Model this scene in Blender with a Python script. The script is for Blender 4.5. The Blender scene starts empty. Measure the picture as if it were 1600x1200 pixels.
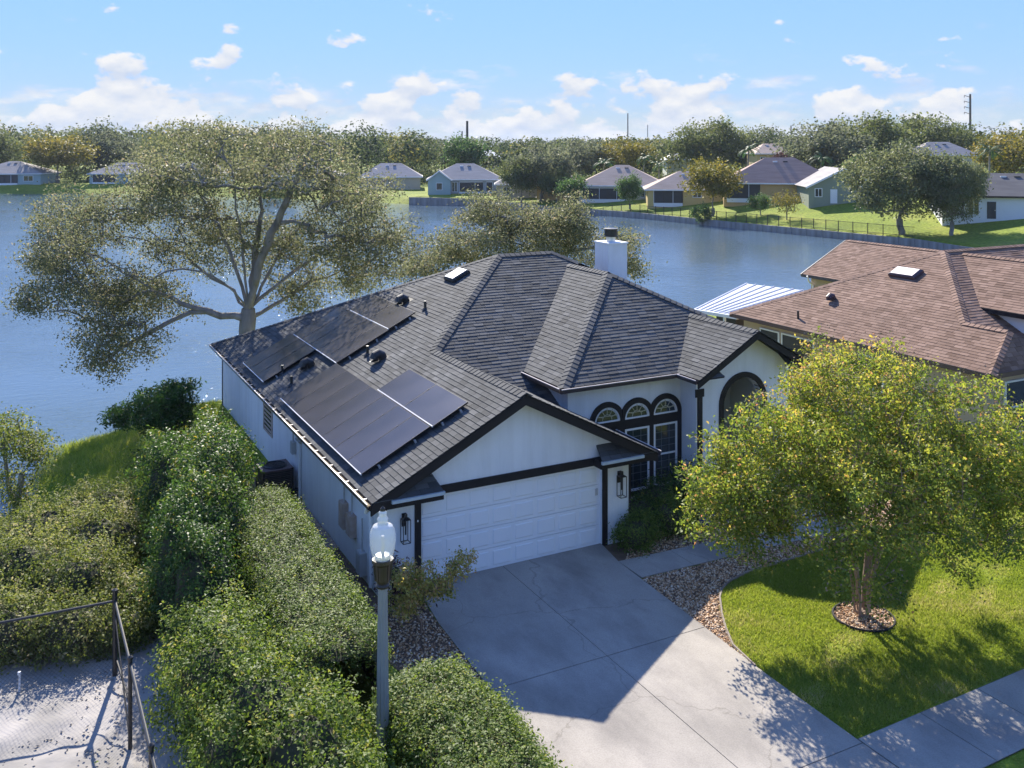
import bpy, math, random
import numpy as np
from mathutils import Vector, Matrix
from mathutils.geometry import tessellate_polygon

# ------------------------------------------------------------------ camera, sky, sun, exposure
scene = bpy.context.scene
COL = scene.collection
FPX, HZ, TH = 1494.4, 224.5, 0.482           # focal length and horizon in photo pixels, heading of the view
CU, CV, CH = -8.111, -20.028, 10.0           # the drone
cam = bpy.data.cameras.new('camera')
cam.sensor_width = 36.0
cam.lens = 36.0 * FPX / 1600.0
cam.shift_y = -(600.0 - HZ) / 1600.0
cam.clip_start, cam.clip_end = 0.1, 9000.0
camo = bpy.data.objects.new('camera', cam)
COL.objects.link(camo)
camo.location = (CU, CV, CH)
camo.rotation_euler = (math.radians(90), 0, -TH)
scene.camera = camo

SUN_EL, SUN_AZ = math.radians(35.0), math.radians(15.5)     # azimuth from +Y towards +X
world = bpy.data.worlds.new('World')
scene.world = world
world.use_nodes = True
SKY_STRENGTH = 0.15
ROLL, SKY_TINT = 4.4, (0.83, 0.905, 1.19)
sun = bpy.data.lights.new('sun', 'SUN')
sun.energy = 2.8
sun.angle = math.radians(0.53)
sun.color = (1.0, 0.93, 0.82)
suno = bpy.data.objects.new('sun', sun)
COL.objects.link(suno)
sd_ = Vector((math.sin(SUN_AZ) * math.cos(SUN_EL), math.cos(SUN_AZ) * math.cos(SUN_EL), math.sin(SUN_EL)))
suno.rotation_euler = (-sd_).to_track_quat('-Z', 'Y').to_euler()
suno.location = (0, 60, 60)
scene.view_settings.view_transform = 'Standard'
scene.view_settings.look = 'None'
scene.view_settings.exposure = 1.95
scene.view_settings.gamma = 1.0
scene.cycles.use_denoising = True
scene.cycles.max_bounces = 6
scene.cycles.diffuse_bounces = 3
scene.cycles.glossy_bounces = 3
scene.cycles.transmission_bounces = 6
scene.cycles.transparent_max_bounces = 6
scene.cycles.sample_clamp_indirect = 6.0

def build_world():
    nt = world.node_tree
    nt.nodes.clear()
    N = nt.nodes.new
    L = nt.links.new
    out = N('ShaderNodeOutputWorld')
    bg = N('ShaderNodeBackground')
    bg.inputs['Strength'].default_value = SKY_STRENGTH
    sky = N('ShaderNodeTexSky')
    sky.sky_type = 'NISHITA'
    sky.sun_disc = False
    sky.sun_elevation = SUN_EL
    sky.sun_rotation = SUN_AZ
    sky.air_density = 0.8
    sky.dust_density = 0.0
    sky.ozone_density = 3.0
    co = N('ShaderNodeTexCoord')
    sep = N('ShaderNodeSeparateXYZ')
    L(co.outputs['Generated'], sep.inputs[0])
    def math_(op, a, b=None, c=None):
        n = N('ShaderNodeMath'); n.operation = op
        for i, x in enumerate((a, b, c)):
            if x is None: continue
            if isinstance(x, (int, float)): n.inputs[i].default_value = x
            else: L(x, n.inputs[i])
        return n.outputs[0]
    # stretch the direction vertically so that clouds flatten towards the horizon
    cmb = N('ShaderNodeCombineXYZ')
    L(sep.outputs['X'], cmb.inputs[0]); L(sep.outputs['Y'], cmb.inputs[1])
    L(math_('MULTIPLY', sep.outputs['Z'], 1.75), cmb.inputs[2])
    def noise(scale, detail, rough, vec, off):
        m = N('ShaderNodeMapping'); m.inputs['Location'].default_value = off
        L(vec, m.inputs['Vector'])
        n = N('ShaderNodeTexNoise'); n.inputs['Scale'].default_value = scale
        n.inputs['Detail'].default_value = detail; n.inputs['Roughness'].default_value = rough
        L(m.outputs[0], n.inputs['Vector'])
        return n.outputs['Fac']
    big = noise(15.0, 9.0, 0.52, cmb.outputs[0], (3.1, 1.7, 0.4))
    cmb2 = N('ShaderNodeCombineXYZ')
    L(sep.outputs['X'], cmb2.inputs[0]); L(sep.outputs['Y'], cmb2.inputs[1])
    L(math_('MULTIPLY', sep.outputs['Z'], 3.6), cmb2.inputs[2])
    low = noise(15.0, 7.0, 0.6, cmb2.outputs[0], (0.3, 5.2, 1.4))
    el = math_('MAXIMUM', sep.outputs['Z'], 0.0)
    # cover falls with elevation: a bank of cumulus low down, single puffs higher up
    thr = math_('MULTIPLY_ADD', el, 2.1, 0.395)
    m1 = N('ShaderNodeMapRange'); m1.interpolation_type = 'SMOOTHSTEP'
    L(math_('SUBTRACT', big, thr), m1.inputs['Value'])
    m1.inputs['From Min'].default_value = 0.0; m1.inputs['From Max'].default_value = 0.055
    thr2 = math_('MULTIPLY_ADD', el, 2.6, 0.36)
    m2 = N('ShaderNodeMapRange'); m2.interpolation_type = 'SMOOTHSTEP'
    L(math_('SUBTRACT', low, thr2), m2.inputs['Value'])
    m2.inputs['From Min'].default_value = 0.0; m2.inputs['From Max'].default_value = 0.22
    cover = math_('MAXIMUM', m1.outputs[0], math_('MULTIPLY', m2.outputs[0], 0.85))
    cover = math_('MULTIPLY', cover, 0.97)
    # cloud tone: whiter tops, blue-grey flat bases (a second sample shifted upward)
    shade = noise(15.0, 9.0, 0.52, cmb.outputs[0], (3.1, 1.7, 0.415))
    tone = N('ShaderNodeMapRange')
    L(math_('SUBTRACT', big, shade), tone.inputs['Value'])
    tone.inputs['From Min'].default_value = -0.10; tone.inputs['From Max'].default_value = 0.10
    ramp = N('ShaderNodeMix'); ramp.data_type = 'RGBA'
    L(tone.outputs[0], ramp.inputs[0])
    k = 1.0 / SKY_STRENGTH
    ramp.inputs[6].default_value = (0.16 * k, 0.182 * k, 0.222 * k, 1)
    ramp.inputs[7].default_value = (0.243 * k, 0.243 * k, 0.243 * k, 1)
    mix = N('ShaderNodeMix'); mix.data_type = 'RGBA'
    # soft highlight roll-off of the whole sky, as the camera's processing does
    bw = N('ShaderNodeRGBToBW'); L(sky.outputs[0], bw.inputs[0])
    roll = math_('DIVIDE', 1.0, math_('MULTIPLY_ADD', bw.outputs[0], ROLL * SKY_STRENGTH, 1.0))
    tin = N('ShaderNodeVectorMath'); tin.operation = 'MULTIPLY'; L(sky.outputs[0], tin.inputs[0]); tin.inputs[1].default_value = SKY_TINT
    sc = N('ShaderNodeVectorMath'); sc.operation = 'SCALE'; L(tin.outputs[0], sc.inputs[0]); L(roll, sc.inputs['Scale'])
    L(cover, mix.inputs[0]); L(sc.outputs[0], mix.inputs[6]); L(ramp.outputs[2], mix.inputs[7])
    L(mix.outputs[2], bg.inputs['Color'])
    L(bg.outputs[0], out.inputs['Surface'])
build_world()

# ------------------------------------------------------------------ helpers
RNG = np.random.default_rng(11)
random.seed(5)
CT, ST = math.cos(TH), math.sin(TH)

def cf(px, Z):
    """ground point seen in column px of the photograph, Z metres in front of the drone"""
    X = (px - 800.0) / FPX * Z
    return (CU + X * CT + Z * ST, CV - X * ST + Z * CT)

def zat(py, Z):
    return CH - (py - HZ) / FPX * Z

def tag(o, label=None, cat=None, group=None, kind=None):
    if label: o['label'] = label
    if cat: o['category'] = cat
    if group: o['group'] = group
    if kind: o['kind'] = kind
    return o

def empty(name, loc=(0, 0, 0), rz=0.0, label=None, cat=None, group=None):
    o = bpy.data.objects.new(name, None)
    o.empty_display_size = 0.3
    COL.objects.link(o)
    o.location = loc
    o.rotation_euler = (0, 0, rz)
    return tag(o, label, cat, group)

class MB:
    """collects polygons, builds one mesh object"""
    def __init__(self): self.v = []; self.f = []
    def poly(self, pts):
        n = len(self.v); self.v += [tuple(p) for p in pts]; self.f.append(tuple(range(n, n + len(pts)))); return self
    def add(self, vs, fs):
        n = len(self.v); self.v += [tuple(p) for p in vs]; self.f += [tuple(i + n for i in q) for q in fs]; return self
    def box(self, a, b):
        x0, y0, z0 = a; x1, y1, z1 = b
        vs = [(x0,y0,z0),(x1,y0,z0),(x1,y1,z0),(x0,y1,z0),(x0,y0,z1),(x1,y0,z1),(x1,y1,z1),(x0,y1,z1)]
        return self.add(vs, [(0,3,2,1),(4,5,6,7),(0,1,5,4),(1,2,6,5),(2,3,7,6),(3,0,4,7)])
    def bar(self, p, q, w, h=None, up=(0,0,1)):
        """box beam from p to q, w wide, h high"""
        h = h or w
        p, q = Vector(p), Vector(q); d = (q - p).normalized(); u = Vector(up)
        s = d.cross(u)
        if s.length < 1e-4: s = d.cross(Vector((1,0,0)))
        s.normalize(); t = s.cross(d).normalized()
        vs = []
        for c in (p, q):
            for a, b in ((-1,-1),(1,-1),(1,1),(-1,1)):
                vs.append(c + s * (a * w / 2) + t * (b * h / 2))
        return self.add(vs, [(0,1,2,3),(7,6,5,4),(0,4,5,1),(1,5,6,2),(2,6,7,3),(3,7,4,0)])
    def tube(self, pts, rad, n=8, cap=True):
        pts = [Vector(p) for p in pts]
        if not isinstance(rad, (list, tuple)): rad = [rad] * len(pts)
        rings = []
        for i, p in enumerate(pts):
            d = (pts[min(i+1, len(pts)-1)] - pts[max(i-1, 0)]).normalized()
            a = d.cross(Vector((0,0,1)))
            if a.length < 1e-3: a = Vector((1,0,0))
            a.normalize(); b = d.cross(a)
            rings.append([p + (a*math.cos(t) + b*math.sin(t)) * rad[i] for t in [2*math.pi*k/n for k in range(n)]])
        vs = [v for r in rings for v in r]; fs = []
        for i in range(len(pts)-1):
            for k in range(n):
                fs.append((i*n+k, i*n+(k+1)%n, (i+1)*n+(k+1)%n, (i+1)*n+k))
        if cap: fs += [tuple(range(n))[::-1], tuple((len(pts)-1)*n + k for k in range(n))]
        return self.add(vs, fs)
    def lathe(self, prof, c=(0,0,0), n=20):
        vs = []; fs = []
        for r, z in prof:
            for k in range(n):
                t = 2*math.pi*k/n
                vs.append((c[0] + r*math.cos(t), c[1] + r*math.sin(t), c[2] + z))
        for i in range(len(prof)-1):
            for k in range(n):
                fs.append((i*n+k, i*n+(k+1)%n, (i+1)*n+(k+1)%n, (i+1)*n+k))
        return self.add(vs, fs)
    def build(self, name, mat, parent=None, smooth=False, label=None, cat=None, group=None, kind=None):
        me = bpy.data.meshes.new(name)
        me.from_pydata(self.v, [], self.f)
        me.update()
        if smooth: me.shade_smooth()
        me.materials.append(mat)
        o = bpy.data.objects.new(name, me)
        COL.objects.link(o)
        if parent: o.parent = parent
        return tag(o, label, cat, group, kind)

def link_mesh(name, me, parent=None, **k):
    o = bpy.data.objects.new(name, me); COL.objects.link(o)
    if parent: o.parent = parent
    return tag(o, **k)

def np_mesh(name, V, F, mat, tint=None, smooth=False):
    """V (n,3), F (m,k) constant k"""
    me = bpy.data.meshes.new(name)
    V = np.ascontiguousarray(V, dtype=np.float32); F = np.ascontiguousarray(F, dtype=np.int32)
    m, k = F.shape
    me.vertices.add(len(V)); me.vertices.foreach_set('co', V.ravel())
    me.loops.add(m * k); me.loops.foreach_set('vertex_index', F.ravel())
    me.polygons.add(m); me.polygons.foreach_set('loop_start', np.arange(0, m * k, k, dtype=np.int32))
    if tint is not None:
        a = me.attributes.new('tint', 'FLOAT', 'FACE')
        a.data.foreach_set('value', np.ascontiguousarray(tint, dtype=np.float32))
    me.update(calc_edges=True)
    me.validate()
    if smooth: me.shade_smooth()
    me.materials.append(mat)
    return me

# ------------------------------------------------------------------ materials
def nodes_of(name):
    m = bpy.data.materials.new(name); m.use_nodes = True
    nt = m.node_tree; b = nt.nodes['Principled BSDF']
    return m, nt, b

def mat(name, c1, c2=None, scale=3.0, rough=0.7, detail=5.0, bump=0.0, bscale=None, metal=0.0, spec=0.5, contrast=(0.3, 0.7), stretch=None, coord='Object'):
    m, nt, b = nodes_of(name)
    b.inputs['Roughness'].default_value = rough
    b.inputs['Metallic'].default_value = metal
    b.inputs['Specular IOR Level'].default_value = spec
    tc = nt.nodes.new('ShaderNodeTexCoord')
    src = tc.outputs[coord]
    if stretch:
        mp = nt.nodes.new('ShaderNodeMapping'); mp.inputs['Scale'].default_value = stretch
        nt.links.new(src, mp.inputs[0]); src = mp.outputs[0]
    if c2 is None:
        b.inputs['Base Color'].default_value = (*c1, 1)
    else:
        n = nt.nodes.new('ShaderNodeTexNoise'); n.inputs['Scale'].default_value = scale; n.inputs['Detail'].default_value = detail
        nt.links.new(src, n.inputs['Vector'])
        r = nt.nodes.new('ShaderNodeValToRGB')
        r.color_ramp.elements[0].position = contrast[0]; r.color_ramp.elements[1].position = contrast[1]
        r.color_ramp.elements[0].color = (*c1, 1); r.color_ramp.elements[1].color = (*c2, 1)
        nt.links.new(n.outputs['Fac'], r.inputs[0]); nt.links.new(r.outputs[0], b.inputs['Base Color'])
    if bump:
        n2 = nt.nodes.new('ShaderNodeTexNoise'); n2.inputs['Scale'].default_value = bscale or scale * 8; n2.inputs['Detail'].default_value = 4
        nt.links.new(src, n2.inputs['Vector'])
        bp = nt.nodes.new('ShaderNodeBump'); bp.inputs['Strength'].default_value = bump; bp.inputs['Distance'].default_value = 0.02
        nt.links.new(n2.outputs['Fac'], bp.inputs['Height']); nt.links.new(bp.outputs[0], b.inputs['Normal'])
    return m

def tint_mat(name, stops, rough=0.8, spec=0.3, trans=0.0, grain=0.0, gscale=60.0):
    """colour from the per-face attribute 'tint'; trans mixes in light through the leaf"""
    m, nt, b = nodes_of(name)
    at = nt.nodes.new('ShaderNodeAttribute'); at.attribute_name = 'tint'
    r = nt.nodes.new('ShaderNodeValToRGB')
    els = r.color_ramp.elements
    for i, (p, c) in enumerate(stops):
        e = els[i] if i < 2 else els.new(p)
        e.position = p; e.color = (*c, 1)
    nt.links.new(at.outputs['Fac'], r.inputs[0])
    colr = r.outputs[0]
    if grain:
        tc = nt.nodes.new('ShaderNodeTexCoord')
        n = nt.nodes.new('ShaderNodeTexNoise'); n.inputs['Scale'].default_value = gscale; n.inputs['Detail'].default_value = 3
        nt.links.new(tc.outputs['Object'], n.inputs['Vector'])
        n3 = nt.nodes.new('ShaderNodeTexNoise'); n3.inputs['Scale'].default_value = 0.7; n3.inputs['Detail'].default_value = 4
        nt.links.new(tc.outputs['Object'], n3.inputs['Vector'])
        ad = nt.nodes.new('ShaderNodeMath'); ad.operation = 'ADD'
        nt.links.new(n.outputs['Fac'], ad.inputs[0]); nt.links.new(n3.outputs['Fac'], ad.inputs[1])
        mr = nt.nodes.new('ShaderNodeMapRange')
        mr.inputs['From Min'].default_value = 0.6; mr.inputs['From Max'].default_value = 1.4
        mr.inputs['To Min'].default_value = 1 - grain; mr.inputs['To Max'].default_value = 1 + grain
        nt.links.new(ad.outputs[0], mr.inputs['Value'])
        mx = nt.nodes.new('ShaderNodeVectorMath'); mx.operation = 'SCALE'
        nt.links.new(colr, mx.inputs[0]); nt.links.new(mr.outputs[0], mx.inputs['Scale']); colr = mx.outputs[0]
    nt.links.new(colr, b.inputs['Base Color'])
    b.inputs['Roughness'].default_value = rough
    b.inputs['Specular IOR Level'].default_value = spec
    if trans:
        t = nt.nodes.new('ShaderNodeBsdfTranslucent')
        hs = nt.nodes.new('ShaderNodeHueSaturation'); hs.inputs['Saturation'].default_value = 1.1; hs.inputs['Value'].default_value = 1.35; hs.inputs['Hue'].default_value = 0.49
        nt.links.new(colr, hs.inputs['Color']); nt.links.new(hs.outputs[0], t.inputs['Color'])
        mx = nt.nodes.new('ShaderNodeMixShader'); mx.inputs[0].default_value = trans
        nt.links.new(b.outputs[0], mx.inputs[1]); nt.links.new(t.outputs[0], mx.inputs[2])
        nt.links.new(mx.outputs[0], nt.nodes['Material Output'].inputs['Surface'])
    return m

def glass_mat(name, tintc=(0.02, 0.03, 0.035), rough=0.03):
    m, nt, b = nodes_of(name)
    b.inputs['Base Color'].default_value = (*tintc, 1); b.inputs['Roughness'].default_value = rough
    b.inputs['IOR'].default_value = 1.5; b.inputs['Specular IOR Level'].default_value = 0.8
    return m

def clear_glass(name):
    m, nt, b = nodes_of(name)
    b.inputs['Base Color'].default_value = (0.93, 0.95, 0.96, 1); b.inputs['Roughness'].default_value = 0.2
    b.inputs['Transmission Weight'].default_value = 0.0
    tr = nt.nodes.new('ShaderNodeBsdfTransparent'); tr.inputs[0].default_value = (0.93, 0.95, 0.96, 1)
    mx = nt.nodes.new('ShaderNodeMixShader'); mx.inputs[0].default_value = 0.52
    nt.links.new(b.outputs[0], mx.inputs[1]); nt.links.new(tr.outputs[0], mx.inputs[2])
    nt.links.new(mx.outputs[0], nt.nodes['Material Output'].inputs['Surface'])
    return m

M = {}
def stucco_mat():
    m = mat('white_stucco', (0.76, 0.765, 0.755), (0.85, 0.85, 0.84), 0.9, 0.85, bump=0.35, bscale=38)
    nt = m.node_tree; b = nt.nodes['Principled BSDF']; N, L = nt.nodes.new, nt.links.new
    src = b.inputs['Base Color'].links[0].from_socket
    geo = N('ShaderNodeNewGeometry'); mp = N('ShaderNodeMapping'); mp.inputs['Scale'].default_value = (2.2, 2.2, .22); L(geo.outputs['Position'], mp.inputs[0])
    n = N('ShaderNodeTexNoise'); n.inputs['Scale'].default_value = 1.5; n.inputs['Detail'].default_value = 8; n.inputs['Roughness'].default_value = .65; L(mp.outputs[0], n.inputs['Vector'])
    r = N('ShaderNodeValToRGB'); e = r.color_ramp.elements; e[0].position = .34; e[0].color = (.78, .77, .74, 1); e[1].position = .56; e[1].color = (1, 1, 1, 1); L(n.outputs['Fac'], r.inputs[0])
    x = N('ShaderNodeMix'); x.data_type = 'RGBA'; x.blend_type = 'MULTIPLY'; x.inputs[0].default_value = .35; L(src, x.inputs[6]); L(r.outputs[0], x.inputs[7]); L(x.outputs[2], b.inputs['Base Color'])
    return m
M['stucco'] = stucco_mat()
M['black_trim'] = mat('black_trim', (0.016, 0.014, 0.015), (0.022, 0.019, 0.019), 3, 0.65, spec=.25)
M['white_paint'] = mat('white_paint', (0.80, 0.81, 0.81), (0.85, 0.85, 0.84), 1.2, 0.45)
M['white_frame'] = mat('white_window_frame', (0.80, 0.80, 0.80), None, rough=0.4)
M['gutter'] = mat('gutter_metal', (0.050, 0.040, 0.040), (0.075, 0.06, 0.06), 4, 0.35)
M['gutter_lip'] = mat('gutter_lip', (0.55, 0.48, 0.46), (0.62, 0.57, 0.55), 4, 0.35)
M['gutter_debris'] = mat('gutter_leaf_litter', (0.16, 0.12, 0.07), (0.28, 0.22, 0.13), 9, 0.95, bump=0.5)
M['blue_flashing'] = mat('pale_return_gutter', (0.40, 0.47, 0.50), (0.50, 0.56, 0.58), 6, 0.5)
M['shingle'] = tint_mat('charcoal_shingle', [(0, (0.055, 0.057, 0.057)), (0.5, (0.083, 0.085, 0.084)), (1, (0.122, 0.123, 0.12))], 0.9, 0.25, grain=0.30, gscale=90)
M['deck'] = mat('roof_underlay', (0.018, 0.018, 0.02), (0.03, 0.03, 0.03), 6, 0.9)
M['shingle_brown'] = tint_mat('brown_shingle', [(0, (0.15, 0.090, 0.062)), (0.5, (0.225, 0.142, 0.102)), (1, (0.29, 0.19, 0.14))], 0.9, 0.2, grain=0.25, gscale=70)
M['deck_brown'] = mat('brown_roof_underlay', (0.055, 0.035, 0.028), (0.07, 0.045, 0.035), 6, 0.9)
M['glass'] = glass_mat('window_glass')
M['solar'] = mat('solar_glass', (0.022, 0.019, 0.019), (0.055, 0.047, 0.045), 0.8, 0.22, spec=0.9)
M['solar_frame'] = mat('black_anodised_frame', (0.02, 0.02, 0.022), None, rough=0.4, metal=0.4)
M['alu'] = mat('bare_aluminium', (0.62, 0.63, 0.65), (0.7, 0.7, 0.72), 5, 0.35, metal=0.7)
M['black_metal'] = mat('black_metal', (0.015, 0.015, 0.016), (0.025, 0.025, 0.025), 8, 0.4)
def concrete_mat(name, lo, hi, crack=.5):
    m, nt, b = nodes_of(name); N, L = nt.nodes.new, nt.links.new
    geo = N('ShaderNodeNewGeometry')
    def noise(s, d, r=.55, st=None):
        src = geo.outputs['Position']
        if st:
            mp = N('ShaderNodeMapping'); mp.inputs['Scale'].default_value = st; L(src, mp.inputs[0]); src = mp.outputs[0]
        n = N('ShaderNodeTexNoise'); n.inputs['Scale'].default_value = s; n.inputs['Detail'].default_value = d; n.inputs['Roughness'].default_value = r; L(src, n.inputs['Vector']); return n.outputs['Fac']
    def ramp(v, p0, c0, p1, c1):
        r = N('ShaderNodeValToRGB'); e = r.color_ramp.elements; e[0].position = p0; e[0].color = (*c0, 1); e[1].position = p1; e[1].color = (*c1, 1); L(v, r.inputs[0]); return r.outputs[0]
    def mul(a, c, f):
        x = N('ShaderNodeMix'); x.data_type = 'RGBA'; x.blend_type = 'MULTIPLY'; x.inputs[0].default_value = f; L(a, x.inputs[6]); L(c, x.inputs[7]); return x.outputs[2]
    col = ramp(noise(.5, 9), .28, lo, .72, hi)
    col = mul(col, ramp(noise(.42, 6, .65, (1.6, .7, 1)), .38, (.66, .66, .68), .56, (1, 1, 1)), .75)      # tyre grime and damp stains
    col = mul(col, ramp(noise(38, 3), .35, (.8, .8, .8), .6, (1.05, 1.05, 1.05)), .6)                       # aggregate grain
    col = mul(col, ramp(noise(2.6, 8, .7), .62, (1, 1, 1), .74, (.62, .60, .57)), .6)                       # spots
    vo = N('ShaderNodeTexVoronoi'); vo.feature = 'DISTANCE_TO_EDGE'; vo.inputs['Scale'].default_value = .23
    ds = N('ShaderNodeVectorMath'); ds.operation = 'MULTIPLY_ADD'; nn = N('ShaderNodeTexNoise'); nn.inputs['Scale'].default_value = 1.6; nn.inputs['Detail'].default_value = 6
    L(geo.outputs['Position'], nn.inputs['Vector']); L(nn.outputs['Color'], ds.inputs[0]); ds.inputs[1].default_value = (.9, .9, 0); L(geo.outputs['Position'], ds.inputs[2]); L(ds.outputs[0], vo.inputs['Vector'])
    col = mul(col, ramp(vo.outputs['Distance'], .0012, (.35, .33, .30), .0035, (1, 1, 1)), crack)
    L(col, b.inputs['Base Color']); b.inputs['Roughness'].default_value = .9; b.inputs['Specular IOR Level'].default_value = .2
    bp = N('ShaderNodeBump'); bp.inputs['Strength'].default_value = .2; bp.inputs['Distance'].default_value = .01; L(noise(60, 4), bp.inputs['Height']); L(bp.outputs[0], b.inputs['Normal'])
    return m
M['concrete'] = concrete_mat('driveway_concrete', (0.30, 0.275, 0.235), (0.43, 0.39, 0.335), .4)
M['concrete_dark'] = mat('joint_dirt', (0.06, 0.055, 0.045), (0.10, 0.09, 0.07), 5, 0.95)
M['sidewalk'] = concrete_mat('sidewalk_concrete', (0.33, 0.31, 0.27), (0.45, 0.415, 0.365), .3)
M['soil'] = mat('bed_soil', (0.10, 0.065, 0.04), (0.17, 0.11, 0.07), 4, 0.95, bump=0.5)
M['sand'] = mat('white_sand', (0.24, 0.225, 0.20), (0.40, 0.37, 0.335), 0.7, 0.95, detail=9, bump=0.8, bscale=5, contrast=(0.35, 0.62))
M['pebble'] = tint_mat('river_pebble', [(0, (0.27, 0.14, 0.07)), (0.35, (0.52, 0.32, 0.17)), (0.7, (0.66, 0.47, 0.30)), (1, (0.78, 0.68, 0.54))], 0.75, 0.3)
M['bark'] = mat('oak_bark', (0.16, 0.14, 0.12), (0.34, 0.305, 0.265), 3.0, 0.95, detail=8, bump=0.6, bscale=14, stretch=(1, 1, 0.35))
M['crape_bark'] = mat('crape_myrtle_bark', (0.17, 0.11, 0.075), (0.34, 0.25, 0.18), 3.0, 0.8, detail=6, bump=0.3, bscale=14, stretch=(1, 1, 0.25))
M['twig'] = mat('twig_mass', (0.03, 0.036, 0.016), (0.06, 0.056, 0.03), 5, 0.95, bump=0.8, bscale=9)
M['wood'] = mat('weathered_wood', (0.17, 0.15, 0.13), (0.33, 0.31, 0.28), 1.5, 0.9, detail=8, bump=0.4, bscale=20, stretch=(1, 1, 0.2))
LEAF = dict(rough=0.55, spec=0.22, trans=0.48)
M['leaf_oak'] = tint_mat('oak_leaf', [(0, (0.075, 0.09, 0.045)), (0.45, (0.145, 0.16, 0.082)), (0.8, (0.22, 0.225, 0.125)), (1, (0.31, 0.26, 0.16))], **LEAF)
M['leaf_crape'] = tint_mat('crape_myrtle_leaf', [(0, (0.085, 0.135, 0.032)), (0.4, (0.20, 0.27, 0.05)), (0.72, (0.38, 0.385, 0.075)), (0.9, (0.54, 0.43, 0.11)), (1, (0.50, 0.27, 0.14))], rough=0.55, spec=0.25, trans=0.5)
M['seed'] = mat('crape_seed_pods', (0.20, 0.14, 0.09), (0.30, 0.22, 0.15), 5, 0.9)
M['leaf_hedge'] = tint_mat('hedge_leaf', [(0, (0.045, 0.088, 0.018)), (0.5, (0.12, 0.185, 0.034)), (0.85, (0.22, 0.275, 0.055)), (1, (0.34, 0.32, 0.09))], rough=0.55, spec=0.25, trans=0.45)
M['leaf_dark'] = tint_mat('dark_shrub_leaf', [(0, (0.024, 0.06, 0.016)), (0.5, (0.062, 0.125, 0.028)), (0.9, (0.155, 0.225, 0.045)), (1, (0.34, 0.29, 0.06))], rough=0.5, spec=0.28, trans=0.42)
M['leaf_olive'] = tint_mat('olive_scrub_leaf', [(0, (0.06, 0.092, 0.02)), (0.5, (0.15, 0.19, 0.042)), (0.85, (0.26, 0.275, 0.08)), (1, (0.42, 0.37, 0.22))], rough=0.6, spec=0.2, trans=0.45)
M['leaf_croton'] = tint_mat('variegated_croton_leaf', [(0, (0.13, 0.16, 0.03)), (0.4, (0.36, 0.33, 0.07)), (0.7, (0.58, 0.47, 0.13)), (1, (0.55, 0.30, 0.15))], rough=0.45, trans=0.35)
M['leaf_red'] = tint_mat('dark_red_leaf', [(0, (0.05, 0.018, 0.02)), (1, (0.13, 0.04, 0.04))], rough=0.4, trans=0.25)
M['leaf_far'] = tint_mat('far_oak_leaf', [(0, (0.065, 0.092, 0.034)), (0.5, (0.13, 0.158, 0.058)), (1, (0.22, 0.225, 0.09))], rough=0.65, spec=0.2, trans=0.42)
M['leaf_far_grey'] = tint_mat('far_grey_oak_leaf', [(0, (0.08, 0.10, 0.055)), (0.5, (0.155, 0.175, 0.10)), (1, (0.235, 0.24, 0.14))], rough=0.65, spec=0.2, trans=0.42)
M['leaf_bank'] = tint_mat('bank_oak_leaf', [(0, (0.09, 0.115, 0.05)), (0.5, (0.18, 0.205, 0.095)), (1, (0.29, 0.29, 0.14))], rough=0.55, spec=0.3, trans=0.42)
M['leaf_far_gold'] = tint_mat('far_golden_leaf', [(0, (0.10, 0.105, 0.025)), (0.5, (0.21, 0.195, 0.042)), (1, (0.33, 0.26, 0.07))], rough=0.6, spec=0.25, trans=0.38)
M['leaf_far_green'] = tint_mat('far_bright_leaf', [(0, (0.04, 0.085, 0.03)), (0.5, (0.085, 0.155, 0.05)), (1, (0.16, 0.235, 0.07))], rough=0.55, spec=0.2, trans=0.42)
M['leaf_far_red'] = tint_mat('far_reddish_leaf', [(0, (0.035, 0.022, 0.02)), (1, (0.11, 0.06, 0.05))], rough=0.6, trans=0.3)
M['grass_blade'] = tint_mat('lawn_blade', [(0, (0.17, 0.24, 0.035)), (0.5, (0.28, 0.345, 0.062)), (0.85, (0.38, 0.39, 0.11)), (1, (0.50, 0.43, 0.23))], rough=0.6, spec=0.2, trans=0.5)
M['fence_far'] = mat('far_black_fence', (0.03, 0.026, 0.022), None, rough=0.6)
M['screen'] = mat('dark_lanai_screen', (0.022, 0.025, 0.028), (0.04, 0.042, 0.045), 0.6, 0.5)
for nm, a, b_ in (('teal_wall', (0.30, 0.40, 0.40), (0.34, 0.44, 0.43)), ('beige_wall', (0.50, 0.42, 0.30), (0.55, 0.46, 0.33)), ('orange_wall', (0.58, 0.36, 0.14), (0.64, 0.42, 0.18)),
                  ('yellow_wall', (0.58, 0.43, 0.16), (0.62, 0.47, 0.2)), ('cream_wall', (0.58, 0.52, 0.38), (0.62, 0.56, 0.42)), ('green_wall', (0.24, 0.27, 0.19), (0.27, 0.30, 0.22)),
                  ('white_wall', (0.72, 0.74, 0.76), (0.76, 0.78, 0.79)), ('tan_stucco', (0.46, 0.35, 0.24), (0.52, 0.40, 0.28)), ('grey_wall', (0.36, 0.38, 0.38), (0.42, 0.43, 0.42))):
    M[nm] = mat(nm, a, b_, 0.8, 0.85, bump=0.1, bscale=20)
def far_roof(name, c1, c2):
    return mat(name, c1, c2, 1.1, 0.9, detail=8, bump=0.3, bscale=3.5, stretch=(0.35, 0.35, 3.0))
M['roof_grey'] = far_roof('far_grey_shingle', (0.26, 0.24, 0.225), (0.35, 0.325, 0.305))
M['roof_brown'] = far_roof('far_brown_shingle', (0.36, 0.265, 0.20), (0.47, 0.36, 0.28))
M['roof_red'] = far_roof('far_reddish_shingle', (0.31, 0.195, 0.145), (0.41, 0.27, 0.205))
M['roof_dark'] = far_roof('far_slate_shingle', (0.085, 0.082, 0.085), (0.13, 0.125, 0.125))
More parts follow.
